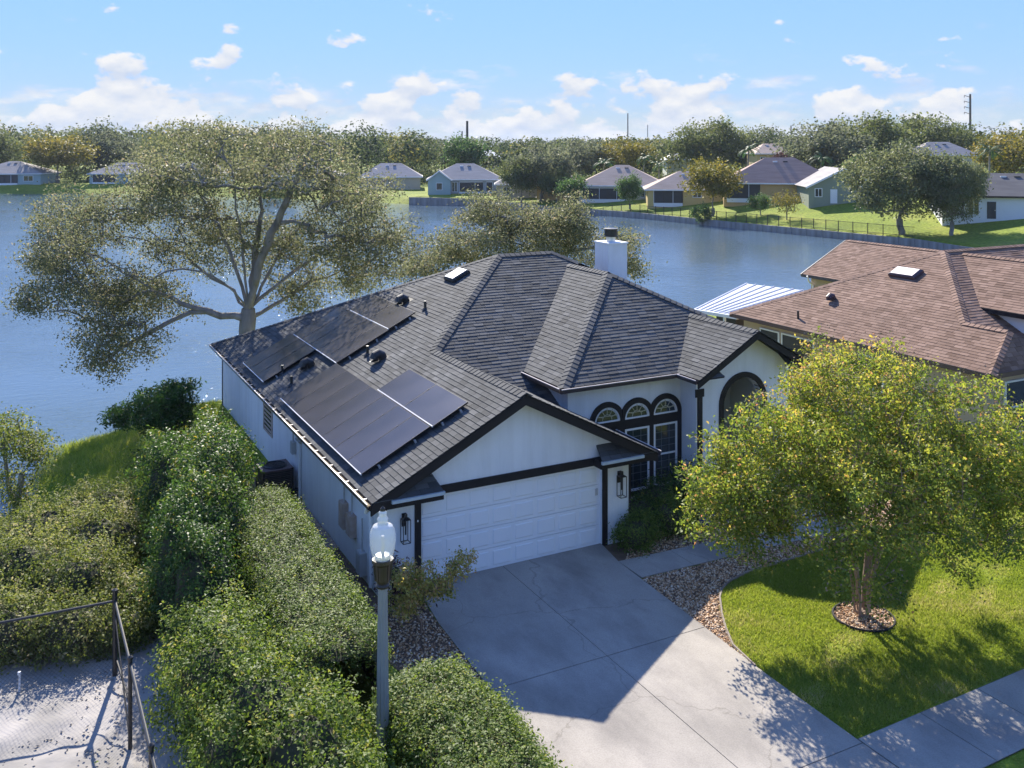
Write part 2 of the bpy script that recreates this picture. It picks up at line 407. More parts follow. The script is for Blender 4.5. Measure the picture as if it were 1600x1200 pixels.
M['roof_white'] = mat('far_white_roof', (0.68, 0.70, 0.72), None, rough=0.5)
M['blue_pot'] = mat('glazed_blue_pot', (0.010, 0.018, 0.20), (0.02, 0.03, 0.30), 4, 0.15)
M['grey_box'] = mat('grey_utility_box', (0.42, 0.42, 0.40), (0.50, 0.49, 0.46), 4, 0.55)
M['copper_box'] = mat('rusty_meter_box', (0.40, 0.27, 0.19), (0.52, 0.43, 0.36), 5, 0.6)
M['brick'] = mat('tan_paver', (0.30, 0.21, 0.15), (0.40, 0.30, 0.22), 4, 0.9, bump=0.3)
M['lamp_post'] = mat('grey_lamp_post', (0.20, 0.215, 0.235), (0.27, 0.285, 0.30), 2, 0.5)
M['lamp_collar'] = mat('bronze_collar', (0.035, 0.03, 0.025), (0.06, 0.05, 0.04), 5, 0.4, metal=0.3)
M['lamp_glass'] = clear_glass('clear_lamp_globe')
M['pole'] = mat('utility_pole', (0.06, 0.05, 0.045), (0.10, 0.085, 0.07), 1, 0.9)
M['pole_pale'] = mat('pale_pole', (0.25, 0.24, 0.23), None, rough=0.8)

def terrain_mat():
    m, nt, b = nodes_of('ground_grass')
    N, L = nt.nodes.new, nt.links.new
    geo = N('ShaderNodeNewGeometry')
    def noise(s, d=6):
        n = N('ShaderNodeTexNoise'); n.inputs['Scale'].default_value = s; n.inputs['Detail'].default_value = d
        L(geo.outputs['Position'], n.inputs['Vector']); return n.outputs['Fac']
    r1 = N('ShaderNodeValToRGB')
    e = r1.color_ramp.elements
    e[0].position = 0.30; e[0].color = (0.15, 0.21, 0.024, 1)
    e[1].position = 0.72; e[1].color = (0.30, 0.32, 0.06, 1)
    e2 = e.new(0.5); e2.color = (0.215, 0.28, 0.032, 1)
    L(noise(0.16, 8), r1.inputs[0])
    r2 = N('ShaderNodeValToRGB')
    r2.color_ramp.elements[0].position = 0.35; r2.color_ramp.elements[0].color = (0.55, 0.55, 0.5, 1)
    r2.color_ramp.elements[1].position = 0.7; r2.color_ramp.elements[1].color = (1.25, 1.2, 1.1, 1)
    L(noise(3.0, 8), r2.inputs[0])
    mx = N('ShaderNodeMix'); mx.data_type = 'RGBA'; mx.blend_type = 'MULTIPLY'; mx.inputs[0].default_value = 0.8
    L(r1.outputs[0], mx.inputs[6]); L(r2.outputs[0], mx.inputs[7])
    L(mx.outputs[2], b.inputs['Base Color'])
    b.inputs['Roughness'].default_value = 0.9; b.inputs['Specular IOR Level'].default_value = 0.15
    bp = N('ShaderNodeBump'); bp.inputs['Strength'].default_value = 0.8; bp.inputs['Distance'].default_value = 0.06
    L(noise(14, 4), bp.inputs['Height']); L(bp.outputs[0], b.inputs['Normal'])
    return m
M['terrain'] = terrain_mat()

def water_mat():
    m, nt, b = nodes_of('lake_water')
    N, L = nt.nodes.new, nt.links.new
    b.inputs['Base Color'].default_value = (0.085, 0.13, 0.165, 1)
    b.inputs['Roughness'].default_value = 0.05; b.inputs['IOR'].default_value = 1.33
    geo = N('ShaderNodeNewGeometry')
    def layer(s, d, st, rot):
        mp = N('ShaderNodeMapping'); mp.inputs['Scale'].default_value = st; mp.inputs['Rotation'].default_value = (0, 0, rot)
        L(geo.outputs['Position'], mp.inputs[0])
        n = N('ShaderNodeTexNoise'); n.inputs['Scale'].default_value = s; n.inputs['Detail'].default_value = d; n.inputs['Roughness'].default_value = 0.55
        L(mp.outputs[0], n.inputs['Vector']); return n.outputs['Fac']
    a = layer(1.5, 5, (0.55, 1.3, 1), 0.9)
    c = layer(5.5, 3, (0.7, 1.2, 1), 0.5)
    g = layer(0.05, 3, (1, 1, 1), 0.2)
    mixn = N('ShaderNodeMath'); mixn.operation = 'MULTIPLY_ADD'; mixn.inputs[1].default_value = 0.35
    L(c, mixn.inputs[0]); L(a, mixn.inputs[2])
    st = N('ShaderNodeMapRange'); L(g, st.inputs['Value'])
    st.inputs['From Min'].default_value = 0.35; st.inputs['From Max'].default_value = 0.65
    st.inputs['To Min'].default_value = 0.3; st.inputs['To Max'].default_value = 1.0
    bp = N('ShaderNodeBump'); bp.inputs['Distance'].default_value = 0.08
    L(st.outputs[0], bp.inputs['Strength']); L(mixn.outputs[0], bp.inputs['Height']); L(bp.outputs[0], b.inputs['Normal'])
    return m
M['water'] = water_mat()

# ------------------------------------------------------------------ terrain and lake
WATER = -2.0
FAR = [(-500, 232), (-200, 230), (0, 228), (150, 228), (300, 220), (500, 203), (640, 188), (740, 184), (850, 170), (1000, 154), (1150, 135.3), (1310, 120.8), (1430, 111.7), (1500, 104), (1600, 96), (1760, 86)]
NEAR = [(62, 40), (45, 36), (33, 32), (22, 29), (12, 27), (0.44, 24.6), (-3.75, 23.3), (-6.5, 22.4), (-7.8, 18.4), (-8.2, 12.6), (-11, 9.5), (-25, 6), (-80, 2)]
LAKE = np.array([cf(*p) for p in FAR] + NEAR)

def seg_dist(P, A, B):
    AB = B - A; t = np.clip(((P - A) @ AB) / (AB @ AB), 0, 1)
    return np.linalg.norm(P - A - t[:, None] * AB, axis=1)

def smooth(a, b, x):
    t = np.clip((x - a) / (b - a), 0, 1); return t * t * (3 - 2 * t)

def ground_z(P):
    P = np.atleast_2d(np.asarray(P, float))
    nf = len(FAR); n = len(LAKE)
    dn = np.full(len(P), 1e9); df = np.full(len(P), 1e9); inside = np.zeros(len(P), bool)
    for i in range(n):
        A, B = LAKE[i], LAKE[(i + 1) % n]
        d = seg_dist(P, A, B)
        if i < nf - 1: df = np.minimum(df, d)
        elif i >= nf: dn = np.minimum(dn, d)
        c = ((A[1] > P[:, 1]) != (B[1] > P[:, 1]))
        with np.errstate(divide='ignore', invalid='ignore'):
            xi = (B[0] - A[0]) * (P[:, 1] - A[1]) / (B[1] - A[1]) + A[0]
        inside ^= c & (P[:, 0] < xi)
    X = (P[:, 0] - CU) * CT - (P[:, 1] - CV) * ST; Z = (P[:, 0] - CU) * ST + (P[:, 1] - CV) * CT
    px = 800 + FPX * X / np.maximum(Z, 1)
    near = dn < df
    zn = -2.05 + 2.05 * smooth(0, 6.5, dn) - 0.0 * P[:, 0]
    walled = smooth(600, 660, px)
    top = -1.2 + 0.65 * (1 - smooth(660, 900, px)) * 1.0
    plateau = np.interp(px, [0, 600, 800, 1000, 1150, 1320, 1450, 1600], [0.0, 0.1, 0.2, 0.6, 1.1, 1.5, 1.5, 1.3])
    zf_wall = np.where(df < 0.8, -3.0, -3.0 + (top + 3.0) * smooth(0.8, 1.8, df)) + (plateau - top) * smooth(1.5, 22, df)
    zf_nat = -2.2 + (plateau + 2.2) * smooth(-0.5, 9, df)
    zf = walled * zf_wall + (1 - walled) * zf_nat
    z = np.where(near, zn, zf)
    return np.where(inside, -3.2 + 1.1 * np.exp(-np.minimum(dn, df) / 1.0) * 1.0, z)

def gz(u, v): return float(ground_z([(u, v)])[0])

def build_terrain():
    th = np.concatenate([np.linspace(-0.62, 0.62, 300), np.linspace(0.62, 2 * math.pi - 0.62, 62)[1:-1]])
    r = [0.5]
    while r[-1] < 2600: r.append(r[-1] * 1.014 + 0.04)
    r = np.array(r)
    T, R = np.meshgrid(th, r)
    X = R * np.sin(T); Z = R * np.cos(T)
    U = CU + X * CT + Z * ST; Vv = CV - X * ST + Z * CT
    P = np.stack([U.ravel(), Vv.ravel()], 1)
    H = ground_z(P)
    V = np.concatenate([np.column_stack([P, H]), [[CU, CV, 0.0]]])
    nr, nc = T.shape
    i = np.arange(nr - 1)[:, None] * nc; j = np.arange(nc)[None, :]; j2 = (j + 1) % nc
    F = np.stack([i + j, i + j2, i + nc + j2, i + nc + j], -1).reshape(-1, 4)[:, ::-1]
    me = np_mesh('ground', V, F, M['terrain'], smooth=True)
    link_mesh('ground', me, kind='structure')
build_terrain()
# lake sheet
w = MB()
a_, b_ = -800, 800
w.poly([(-900, -20, WATER), (900, -20, WATER), (900, 420, WATER), (-900, 420, WATER)])
w.build('lake', M['water'], kind='structure')

# ------------------------------------------------------------------ generic leaf, stone and branch generators
def unit(v): return v / np.maximum(np.linalg.norm(v, axis=1, keepdims=True), 1e-9)

def leaf_mesh(name, C, Nrm, size, mat_, tint, aspect=0.5, rng=RNG, fold=0.18):
    n = len(C)
    Nrm = unit(Nrm)
    t = rng.normal(size=(n, 3)); t -= (t * Nrm).sum(1, keepdims=True) * Nrm; t = unit(t)
    s = np.cross(Nrm, t)
    size = np.broadcast_to(np.asarray(size, float), (n,)) if np.ndim(size) else np.full(n, float(size))
    L = (size * rng.uniform(0.65, 1.35, n))[:, None]
    W = L * aspect
    up = Nrm * L * fold
    v0 = C - t * L * 0.5; v2 = C + t * L * 0.5 - up * 0.6
    v1 = C + s * W * 0.5 + up * 0.5; v3 = C - s * W * 0.5 + up * 0.5
    V = np.stack([v0, v1, v2, v3], 1).reshape(-1, 3)
    F = np.arange(n * 4).reshape(n, 4)
    return np_mesh(name, V, F, mat_, tint)

def stones(name, pos, size, mat_, rng, flat=0.6, kind='stuff', parent=None):
    base = np.array([(1,0,0),(0,1,0),(-1,0,0),(0,-1,0),(0,0,1),(0,0,-1)], float)
    tri = np.array([(0,1,4),(1,2,4),(2,3,4),(3,0,4),(1,0,5),(2,1,5),(3,2,5),(0,3,5)])
    n = len(pos)
    sc = size * rng.uniform(0.55, 1.4, (n, 3)) * np.array([1, 1, flat])
    a = rng.uniform(0, 6.28, n); tl = rng.normal(0, 0.35, (n, 2))
    P = base[None] * sc[:, None] * rng.uniform(0.8, 1.2, (n, 6, 1))
    x = P[..., 0] * np.cos(a)[:, None] - P[..., 1] * np.sin(a)[:, None]
    y = P[..., 0] * np.sin(a)[:, None] + P[..., 1] * np.cos(a)[:, None]
    z = P[..., 2] + x * tl[:, :1] + y * tl[:, 1:]
    V = np.stack([x, y, z], -1) + pos[:, None]
    F = (tri[None] + (np.arange(n) * 6)[:, None, None]).reshape(-1, 3)
    me = np_mesh(name, V.reshape(-1, 3), F, mat_, np.repeat(rng.random(n), 8))
    return link_mesh(name, me, parent, kind=kind)

class Skeleton:
    """branches grown towards points spread through a crown; radii from the number of tips carried"""
    def __init__(self, rng): self.p = []; self.par = []; self.rng = rng
    def chain(self, pts, start=None, step=0.5, wob=0.06):
        cur = start
        if start is None:
            self.p.append(np.array(pts[0], float)); self.par.append(-1); cur = len(self.p) - 1; pts = pts[1:]
        for q in pts:
            q = np.array(q, float); a = self.p[cur]; d = np.linalg.norm(q - a); n = max(1, int(d / step))
            for k in range(1, n + 1):
                w = a + (q - a) * k / n
                if k < n: w = w + self.rng.normal(0, wob, 3)
                self.p.append(w); self.par.append(cur); cur = len(self.p) - 1
        return cur
    def grow(self, targets, step=0.5, droop=0.12, wob=0.05, root_pull=0.35):
        root = self.p[0]
        order = np.argsort(np.linalg.norm(targets - self.p[-1], axis=1))
        tips = []
        for i in order:
            t = targets[i]
            P = np.array(self.p)
            d = np.linalg.norm(P - t, axis=1)
            # discourage joining from outside in: prefer nodes lower/inner than the target
            pen = np.maximum(0, P[:, 2] - t[2]) * 0.6
            j = int(np.argmin(d + pen))
            a = P[j]; L = np.linalg.norm(t - a)
            mid = (a + t) / 2 + np.array([0, 0, -1.0]) * L * droop * 0.0 + np.array([0, 0, 1.0]) * L * droop
            tips.append(self.chain([mid, t], j, step, wob))
        return tips
    def radii(self, r_tip=0.012, power=0.42, rmax=0.6):
        n = len(self.p); cnt = np.zeros(n); par = self.par
        for i in range(n - 1, -1, -1):
            if cnt[i] == 0: cnt[i] = 1
            if par[i] >= 0: cnt[par[i]] += cnt[i]
        # counts accumulate along chains, so use tips only
        tips = np.zeros(n); has = np.zeros(n, bool)
        for i in range(n):
            if par[i] >= 0: has[par[i]] = True
        for i in range(n - 1, -1, -1):
            if not has[i]: tips[i] += 1
            if par[i] >= 0: tips[par[i]] += tips[i]
        return np.minimum(r_tip * np.maximum(tips, 1) ** power, rmax)
    def mesh(self, name, mat_, r, sides=6, flare=None):
        P = np.array(self.p); par = np.array(self.par)
        idx = np.where(par >= 0)[0]
        A, B = P[par[idx]], P[idx]; ra, rb = r[par[idx]], r[idx]
        ra = np.minimum(ra, rb * 1.5)
        d = unit(B - A); ref = np.where(np.abs(d[:, 2:3]) > 0.9, np.array([[1.0, 0, 0]]), np.array([[0, 0, 1.0]]))
        s = unit(np.cross(d, ref)); t = np.cross(d, s)
        ang = np.arange(sides) * 2 * math.pi / sides
        ring = s[:, None] * np.cos(ang)[None, :, None] + t[:, None] * np.sin(ang)[None, :, None]
        V = np.concatenate([A[:, None] - d[:, None] * ra[:, None, None] * 0.3 + ring * ra[:, None, None], B[:, None] + ring * rb[:, None, None]], 1).reshape(-1, 3)
        k = np.arange(sides); k2 = (k + 1) % sides
        q = np.stack([k, k2, sides + k2, sides + k], 1)
        F = (q[None] + (np.arange(len(idx)) * 2 * sides)[:, None, None]).reshape(-1, 4)
        return np_mesh(name, V, F, mat_, smooth=True)

def in_ellipsoids(n, ells, rng, hollow=0.0):
    """points through a union of ellipsoids (cx,cy,cz,rx,ry,rz)"""
    vol = np.array([e[3] * e[4] * e[5] for e in ells]) ** 0.8; vol /= vol.sum()
    k = rng.choice(len(ells), n, p=vol)
    d = unit(rng.normal(size=(n, 3))); r = rng.uniform(hollow, 1, n) ** (1 / 2.2)
    E = np.array(ells)[k]
    return E[:, :3] + d * r[:, None] * E[:, 3:], k

def clump_leaves(tips, per, spread, rng, up=0.5, flat=0.7):
    n = len(tips)
    C = np.repeat(tips, per, 0) + rng.normal(size=(n * per, 3)) * np.array([spread, spread, spread * flat])
    Nn = rng.normal(size=C.shape) + np.array([0, 0, up])
    base = np.repeat(rng.random(n), per)
    return C, Nn, base

# ------------------------------------------------------------------ roofing: every tab is geometry
def clip(poly, a, b):
    """keep the part of a 2-D polygon on the left of a->b"""
    out = []
    n = len(poly)
    ax, ay = a; bx, by = b
    def side(p): return (bx - ax) * (p[1] - ay) - (by - ay) * (p[0] - ax)
    for i in range(n):
        p, q = poly[i], poly[(i + 1) % n]
        sp, sq = side(p), side(q)
        if sp >= 0: out.append(p)
        if (sp > 0 and sq < 0) or (sp < 0 and sq > 0):
            t = sp / (sp - sq); out.append((p[0] + (q[0] - p[0]) * t, p[1] + (q[1] - p[1]) * t))
    return out

class Roof:
    def __init__(self, rng, tab=0.32, exposure=0.145, thick=0.013):
        self.V = []; self.F = []; self.T = []; self.rng = rng; self.tab = tab; self.exp = exposure; self.th = thick; self.single = []; self.deck = MB()
    def plane(self, pts, pick=None, lift=0.0):
        pts = [Vector(p) for p in pts]
        nrm = Vector((0, 0, 0))
        for i in range(len(pts)):
            a, b = pts[i], pts[(i + 1) % len(pts)]
            nrm += Vector(((a.y - b.y) * (a.z + b.z), (a.z - b.z) * (a.x + b.x), (a.x - b.x) * (a.y + b.y)))
        nrm.normalize()
        if nrm.z < 0: nrm = -nrm; pts = pts[::-1]
        self.deck.poly([p - Vector((0, 0, .03)) for p in pts])
        e = Vector((0, 0, 1)).cross(nrm).normalized()      # along the eave
        d = nrm.cross(e).normalized()                      # up the slope
        if d.z < 0: d = -d; e = -e
        if e.cross(d).dot(nrm) < 0: e = -e
        o = min(pts, key=lambda p: p.z)
        P2 = [((p - o).dot(e), (p - o).dot(d)) for p in pts]
        tris = []
        for t in tessellate_polygon([[Vector((x, y, 0)) for x, y in P2]]):
            a, b, c = (P2[i] for i in t)
            if (b[0]-a[0])*(c[1]-a[1]) - (b[1]-a[1])*(c[0]-a[0]) < 0: b, c = c, b
            tris.append((a, b, c, min(a[0],b[0],c[0]), max(a[0],b[0],c[0]), min(a[1],b[1],c[1]), max(a[1],b[1],c[1])))
        x0 = min(p[0] for p in P2); x1 = max(p[0] for p in P2); y1 = max(p[1] for p in P2); y0 = min(p[1] for p in P2)
        rng = self.rng; row = 0; y = y0
        while y < y1:
            x = x0 - rng.random() * self.tab
            while x < x1:
                wd = self.tab
                th = self.th * rng.uniform(0.55, 1.25)
                tint = float(np.clip(rng.normal(0.5, 0.24), 0, 1))
                quad = [(x + 0.004, y), (x + wd - 0.004, y), (x + wd - 0.004, y + self.exp), (x + 0.004, y + self.exp)]
                for (a, b, c, tx0, tx1, ty0, ty1) in tris:
                    if tx0 > x + wd or tx1 < x or ty0 > y + self.exp or ty1 < y: continue
                    q = clip(clip(clip(quad, a, b), b, c), c, a)
                    if len(q) < 3: continue
                    if pick and len(q) == 4 and pick(o + e * (x + wd / 2) + d * y) and abs(q[0][0]-q[1][0]) + abs(q[2][0]-q[3][0]) > 1.9 * (wd - 0.008) :
                        self.single.append((o + e * x + d * y + nrm * lift, e, d, nrm, th, tint)); continue
                    n = len(self.V); k = len(q)
                    for (px, py) in q:
                        h = 0.002 + th * (1 - (py - y) / self.exp)
                        self.V.append(tuple(o + e * px + d * py + nrm * (h + lift)))
                    for (px, py) in q:
                        self.V.append(tuple(o + e * px + d * py + nrm * (lift - 0.001)))
                    self.F.append(tuple(range(n, n + k))); self.T.append(tint)
                    for i in range(k):
                        j = (i + 1) % k
                        if q[i][1] > y + self.exp * 0.97 and q[j][1] > y + self.exp * 0.97: continue
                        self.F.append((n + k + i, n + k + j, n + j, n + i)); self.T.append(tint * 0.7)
                x += wd
            y += self.exp; row += 1
    def cap(self, p, q, w=0.17, step=0.2, drop=0.5):
        """ridge and hip cap pieces, folded over the line p-q"""
        p, q = Vector(p), Vector(q); d = (q - p); L = d.length; d.normalize()
        s = d.cross(Vector((0, 0, 1))).normalized()
        up = s.cross(d)
        if up.z < 0: up = -up
        n = int(L / step)
        for k in range(n):
            a = p + d * (k * step); b = p + d * ((k + 1.25) * step)
            lo, hi = 0.030, 0.012
            t = float(np.clip(self.rng.normal(0.55, 0.2), 0, 1))
            i = len(self.V)
            for c, h in ((a, lo), (b, hi)):
                self.V += [tuple(c + s * w - Vector((0, 0, 1)) * (w * drop) + up * (h + .004)), tuple(c + up * (h + 0.008)), tuple(c - s * w - Vector((0, 0, 1)) * (w * drop) + up * (h + .004))]
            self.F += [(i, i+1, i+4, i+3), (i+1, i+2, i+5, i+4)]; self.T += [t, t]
            i2 = len(self.V)
            for j in range(3): self.V.append(tuple(Vector(self.V[i + j]) - up * 0.02))
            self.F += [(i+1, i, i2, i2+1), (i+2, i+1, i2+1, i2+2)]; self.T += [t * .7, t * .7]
    def build(self, parent, deck_mat, tab_mat, roof_name='roof'):
        roof = self.deck.build(roof_name, deck_mat, parent)
        self.single.sort(key=lambda s: (s[0] - Vector((CU, CV, CH))).length)
        for (o, e, d, nrm, th, tint) in self.single[300:]:
            w_, h_ = self.tab, self.exp; n = len(self.V)
            for x, y, h in ((.004,0,th+.002),(w_-.004,0,th+.002),(w_-.004,h_,.002),(.004,h_,.002),(.004,0,-.001),(w_-.004,0,-.001),(w_-.004,h_,-.001),(.004,h_,-.001)):
                self.V.append(tuple(o + e * x + d * y + nrm * h))
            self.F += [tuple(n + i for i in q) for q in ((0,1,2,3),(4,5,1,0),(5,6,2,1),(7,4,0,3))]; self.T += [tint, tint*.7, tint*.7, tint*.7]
        me = bpy.data.meshes.new('shingle_field')
        me.from_pydata(self.V, [], self.F)
        a = me.attributes.new('tint', 'FLOAT', 'FACE'); a.data.foreach_set('value', np.array(self.T, np.float32))
        me.materials.append(tab_mat); me.update()
        link_mesh('shingle_field', me, roof, kind='stuff')
        # the tabs that show largest, one object each, sharing a few meshes
        vs = {}
        for (o, e, d, nrm, th, tint) in self.single[:300]:
            key = round(tint * 5)
            if key not in vs:
                w_, h_, t_ = self.tab, self.exp, self.th
                V = [(0.004,0,t_+.002),(w_-.004,0,t_+.002),(w_-.004,h_,.002),(0.004,h_,.002),(0.004,0,-.001),(w_-.004,0,-.001),(w_-.004,h_,-.001),(0.004,h_,-.001)]
                m2 = bpy.data.meshes.new('shingle'); m2.from_pydata(V, [], [(0,1,2,3),(4,5,1,0),(5,6,2,1),(7,4,0,3)])
                a = m2.attributes.new('tint', 'FLOAT', 'FACE'); a.data.foreach_set('value', np.full(4, key / 5, np.float32))
                m2.materials.append(tab_mat); vs[key] = m2
            s = link_mesh('shingle', vs[key], roof)
            s.matrix_local = Matrix(((e.x, d.x, nrm.x, o.x), (e.y, d.y, nrm.y, o.y), (e.z, d.z, nrm.z, o.z), (0, 0, 0, 1)))
        return roof

# ------------------------------------------------------------------ the white house
UE, ZE, PT, VF, UR, ZR, V1, VB = -1.251, 2.255, 0.508, -0.377, 2.508, 4.164, 4.955, 18.1
UL = -0.945                                   # left wall
URW = 5.70                                    # right end of the garage front
UC, VC, ZW, PW = 4.715, 1.611, 3.558, 0.55    # dining wing eave corner
WVW = 2.0                                     # its front wall
house = empty('white_house', (0, 0, 0), 0, 'white stucco house with charcoal shingle roof, black trim and solar panels', 'house')
P1 = (6.56, 9.0, 6.22); P2 = (8.63, 9.0, 6.22)
R0 = (UR, VF, ZR); R1 = (UR, V1, ZR)
WH = (8.885, 5.78, 5.85); WB = (8.885, 8.27, 5.85)
VE = (UC, 3.76, ZW); EX = 10.55; EZ = 4.713
rf = Roof(np.random.default_rng(3))
near_pick = lambda p: p.y < 2.2 and p.x < 2.4
VO = VF - .075; RO = (UR, VO, ZR)
rf.plane([(UE, VO, ZE), (UE, VB, ZE), P1, R1, RO], pick=near_pick, lift=.008)
rf.plane([R1, P1, P2, (9.36, 8.27, 5.85), WB, VE, (5.1, 3.76, ZW), (5.1, 2.363, 2.847)])
rf.plane([RO, (6.267, VO, ZE), (6.267, WVW, ZE), (5.1, WVW, 2.847), (5.1, 2.363, 2.847), R1])
rf.plane([(UC, VC, ZW), VE, WB, WH])
rf.plane([(UC, VC, ZW), (8.45, VC, ZW), (EX, 3.711, EZ), (12.65, VC, ZW), (13.055, VC, ZW), WH])
rf.plane([(13.055, VC, ZW), WH, WB, (13.055, 8.27, ZW)])
rf.plane([(8.45, 0.625, ZW), (8.45, VC, ZW), (EX, 3.711, EZ), (EX, 0.625, EZ)], lift=.008)
rf.plane([(12.65, 0.625, ZW), (12.65, VC, ZW), (EX, 3.711, EZ), (EX, 0.625, EZ)], lift=.008)
rf.plane([P2, (9.36, 8.27, 5.85), (14.5, 3.13, 3.24), (14.5, 15.8, 3.25)])
rf.plane([(UE, VB, ZE), P1, P2, (14.5, 15.8, 3.25), (14.5, 18.1, 2.26)])
# shingled returns at the foot of the gables
def ret(u0, u1, vf, vw, zl, zh, e0, e1):
    rf.plane([(u0, vf, zl), (u1, vf, zl), (u1 - e1, vw, zh), (u0 + e0, vw, zh)])
ret(UE, 0.42, VF - 0.06, 0.0, 2.262, 2.53, 0.55, 0.10)
ret(4.62, 6.267, VF - 0.06, 0.0, 2.262, 2.53, 0.10, 0.55)
ret(8.45, 9.35, 0.66, 1.3, ZW + .004, ZW + 0.33, 0.66, 0.1)
ret(11.75, 12.65, 0.66, 1.3, ZW + .004, ZW + 0.33, 0.1, 0.66)
for a, b in ((RO, R1), (R1, P1), (P1, P2), ((UC, VC, ZW), WH), (WH, WB), ((13.055, VC, ZW), WH), ((EX, 0.70, EZ), (EX, 3.711, EZ)), ((UE, VB, ZE), P1), (P2, (9.3, 8.33, 5.88))):
    rf.cap(a, b, drop=0.46 if a in (RO, P1, WH) or a[0] == EX else 0.33)
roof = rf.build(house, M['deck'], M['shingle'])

# walls
def wall(name, pts, thick, d, mat_=None, parent=house):
    """prism: outline pts pushed by thick along d"""
    d = Vector(d) * thick
    a = [Vector(p) for p in pts]; b = [p + d for p in a]; n = len(a)
    mb = MB(); mb.add(a + b, [tuple(range(n)), tuple(range(2 * n - 1, n - 1, -1))] + [(i, i + n, (i + 1) % n + n, (i + 1) % n) for i in range(n)])
    return mb.build(name, mat_ or M['stucco'], parent)
DW, DZ = 4.90, 2.04          # door opening
zroof = lambda u: ZR - PT * abs(u - UR)
wall('wall', [(UL, 0, 0), (-0.0, 0, 0), (-0.0, 0, DZ), (DW, 0, DZ), (DW, 0, 0), (URW, 0, 0), (URW, 0, zroof(URW) - .03), (UR, 0, ZR - .03), (UL, 0, zroof(UL) - .03)], 0.2, (0, 1, 0))
wall('wall', [(UL, 0.205, -0.6), (UL, 17.75, -1.2), (UL, 17.75, 2.38), (UL, 0.205, 2.38)], 0.2, (1, 0, 0))
wall('wall', [(URW, 0.205, 0), (URW, WVW + 0.1, 0), (URW, WVW + .1, 2.5), (URW, 0.205, 2.5)], 0.2, (-1, 0, 0))
wall('wall', [(UL, 17.75, -1.2), (14.1, 17.75, -1.2), (14.1, 17.75, 2.4), (UL, 17.75, 2.4)], 0.2, (0, -1, 0))
wall('wall', [(14.1, 3.2, -.5), (14.1, 17.5, -1.2), (14.1, 17.5, 3.3), (14.1, 3.2, 3.3)], 0.2, (-1, 0, 0))
wall('wall', [(5.1, WVW + .205, 2.2), (5.1, 6.0, 2.2), (5.1, 6.0, 3.72), (5.1, WVW + .205, 3.72)], 0.2, (1, 0, 0))
# dining wing front wall with openings: built as pieces round the three windows
WX = [6.34, 7.33, 8.30]; HWW = 0.395
def arch(cx, zb, r, n=18): return [(cx + r * math.cos(t), zb + r * math.sin(t)) for t in [math.pi * k / n for k in range(n + 1)]]
front = [(5.1, 0), (8.858, 0), (8.858, 3.62), (5.1, 3.62)]
wall('wall', [(x, WVW, z) for x, z in front], 0.2, (0, 1, 0))
wall('wall', [(8.862, 1.555, 0), (8.862, WVW + .15, 0), (8.862, WVW + .15, 3.62), (8.862, 1.555, 3.62)], 0.2, (1, 0, 0))
# entry front: wall with an arched opening
def arch_wall(v, u0, u1, ztop, cx, hw, zs):
    o = [(u0, 0), (cx - hw, 0), (cx - hw, zs)] + [(cx + hw * math.cos(math.pi - math.pi * k / 16), zs + hw * math.sin(math.pi * k / 16)) for k in range(1, 16)] + [(cx + hw, zs), (cx + hw, 0), (u1, 0), (u1, 3.60), (EX, ztop), (u0, 3.60)]
    return wall('wall', [(x, v, z) for x, z in o], 0.25, (0, 1, 0))
arch_wall(1.3, 8.86, 12.24, EZ - 0.08 , EX, 0.72, 2.55)
wall('wall', [(9.1, 3.6, 0), (14.05, 3.6, 0), (14.05, 3.6, 3.3), (9.1, 3.6, 3.3)], 0.2, (0, 1, 0))
wall('wall', [(12.24, 1.56, 0), (12.24, 3.58, 0), (12.24, 3.58, 3.5), (12.24, 1.56, 3.5)], 0.2, (-1, 0, 0))
# entry door in the porch
ed = MB().box((10.05, 3.54, 0.05), (11.05, 3.597, 2.15)).build('front_door', M['black_trim'], house)
MB().box((10.95, 3.50, 1.0), (11.0, 3.54, 1.15)).build('handle', M['alu'], ed)
# arch trim of the entry, black band
tr = MB()
hw, zs = 0.72, 2.55
ri = [(EX + hw * math.cos(t), zs + hw * math.sin(t)) for t in [math.pi * k / 20 for k in range(21)]]
ro = [(EX + (hw + .16) * math.cos(t), zs + (hw + .16) * math.sin(t)) for t in [math.pi * k / 20 for k in range(21)]]
for k in range(20):
    q = [ri[k], ro[k], ro[k+1], ri[k+1]]
    tr.poly([(x, 1.26, z) for x, z in q]); tr.poly([(ro[k][0], 1.26, ro[k][1]), (ro[k][0], 1.31, ro[k][1]), (ro[k+1][0], 1.31, ro[k+1][1]), (ro[k+1][0], 1.26, ro[k+1][1])])
    tr.poly([(ri[k][0], 1.26, ri[k][1]), (ri[k+1][0], 1.26, ri[k+1][1]), (ri[k+1][0], 1.50, ri[k+1][1]), (ri[k][0], 1.50, ri[k][1])])
for s in (-1, 1): tr.box((EX + s * hw - (0.16 if s < 0 else 0), 1.26, 0), (EX + s * hw + (0.16 if s > 0 else 0), 1.297, zs))
tr.build('arch_trim', M['black_trim'], house)
MB().box((8.82, 1.262, 2.9), (9.12, 1.298, 3.12)).box((8.90, 1.262, 0.0), (9.06, 1.297, 2.9)).build('pilaster_trim', M['black_trim'], house)

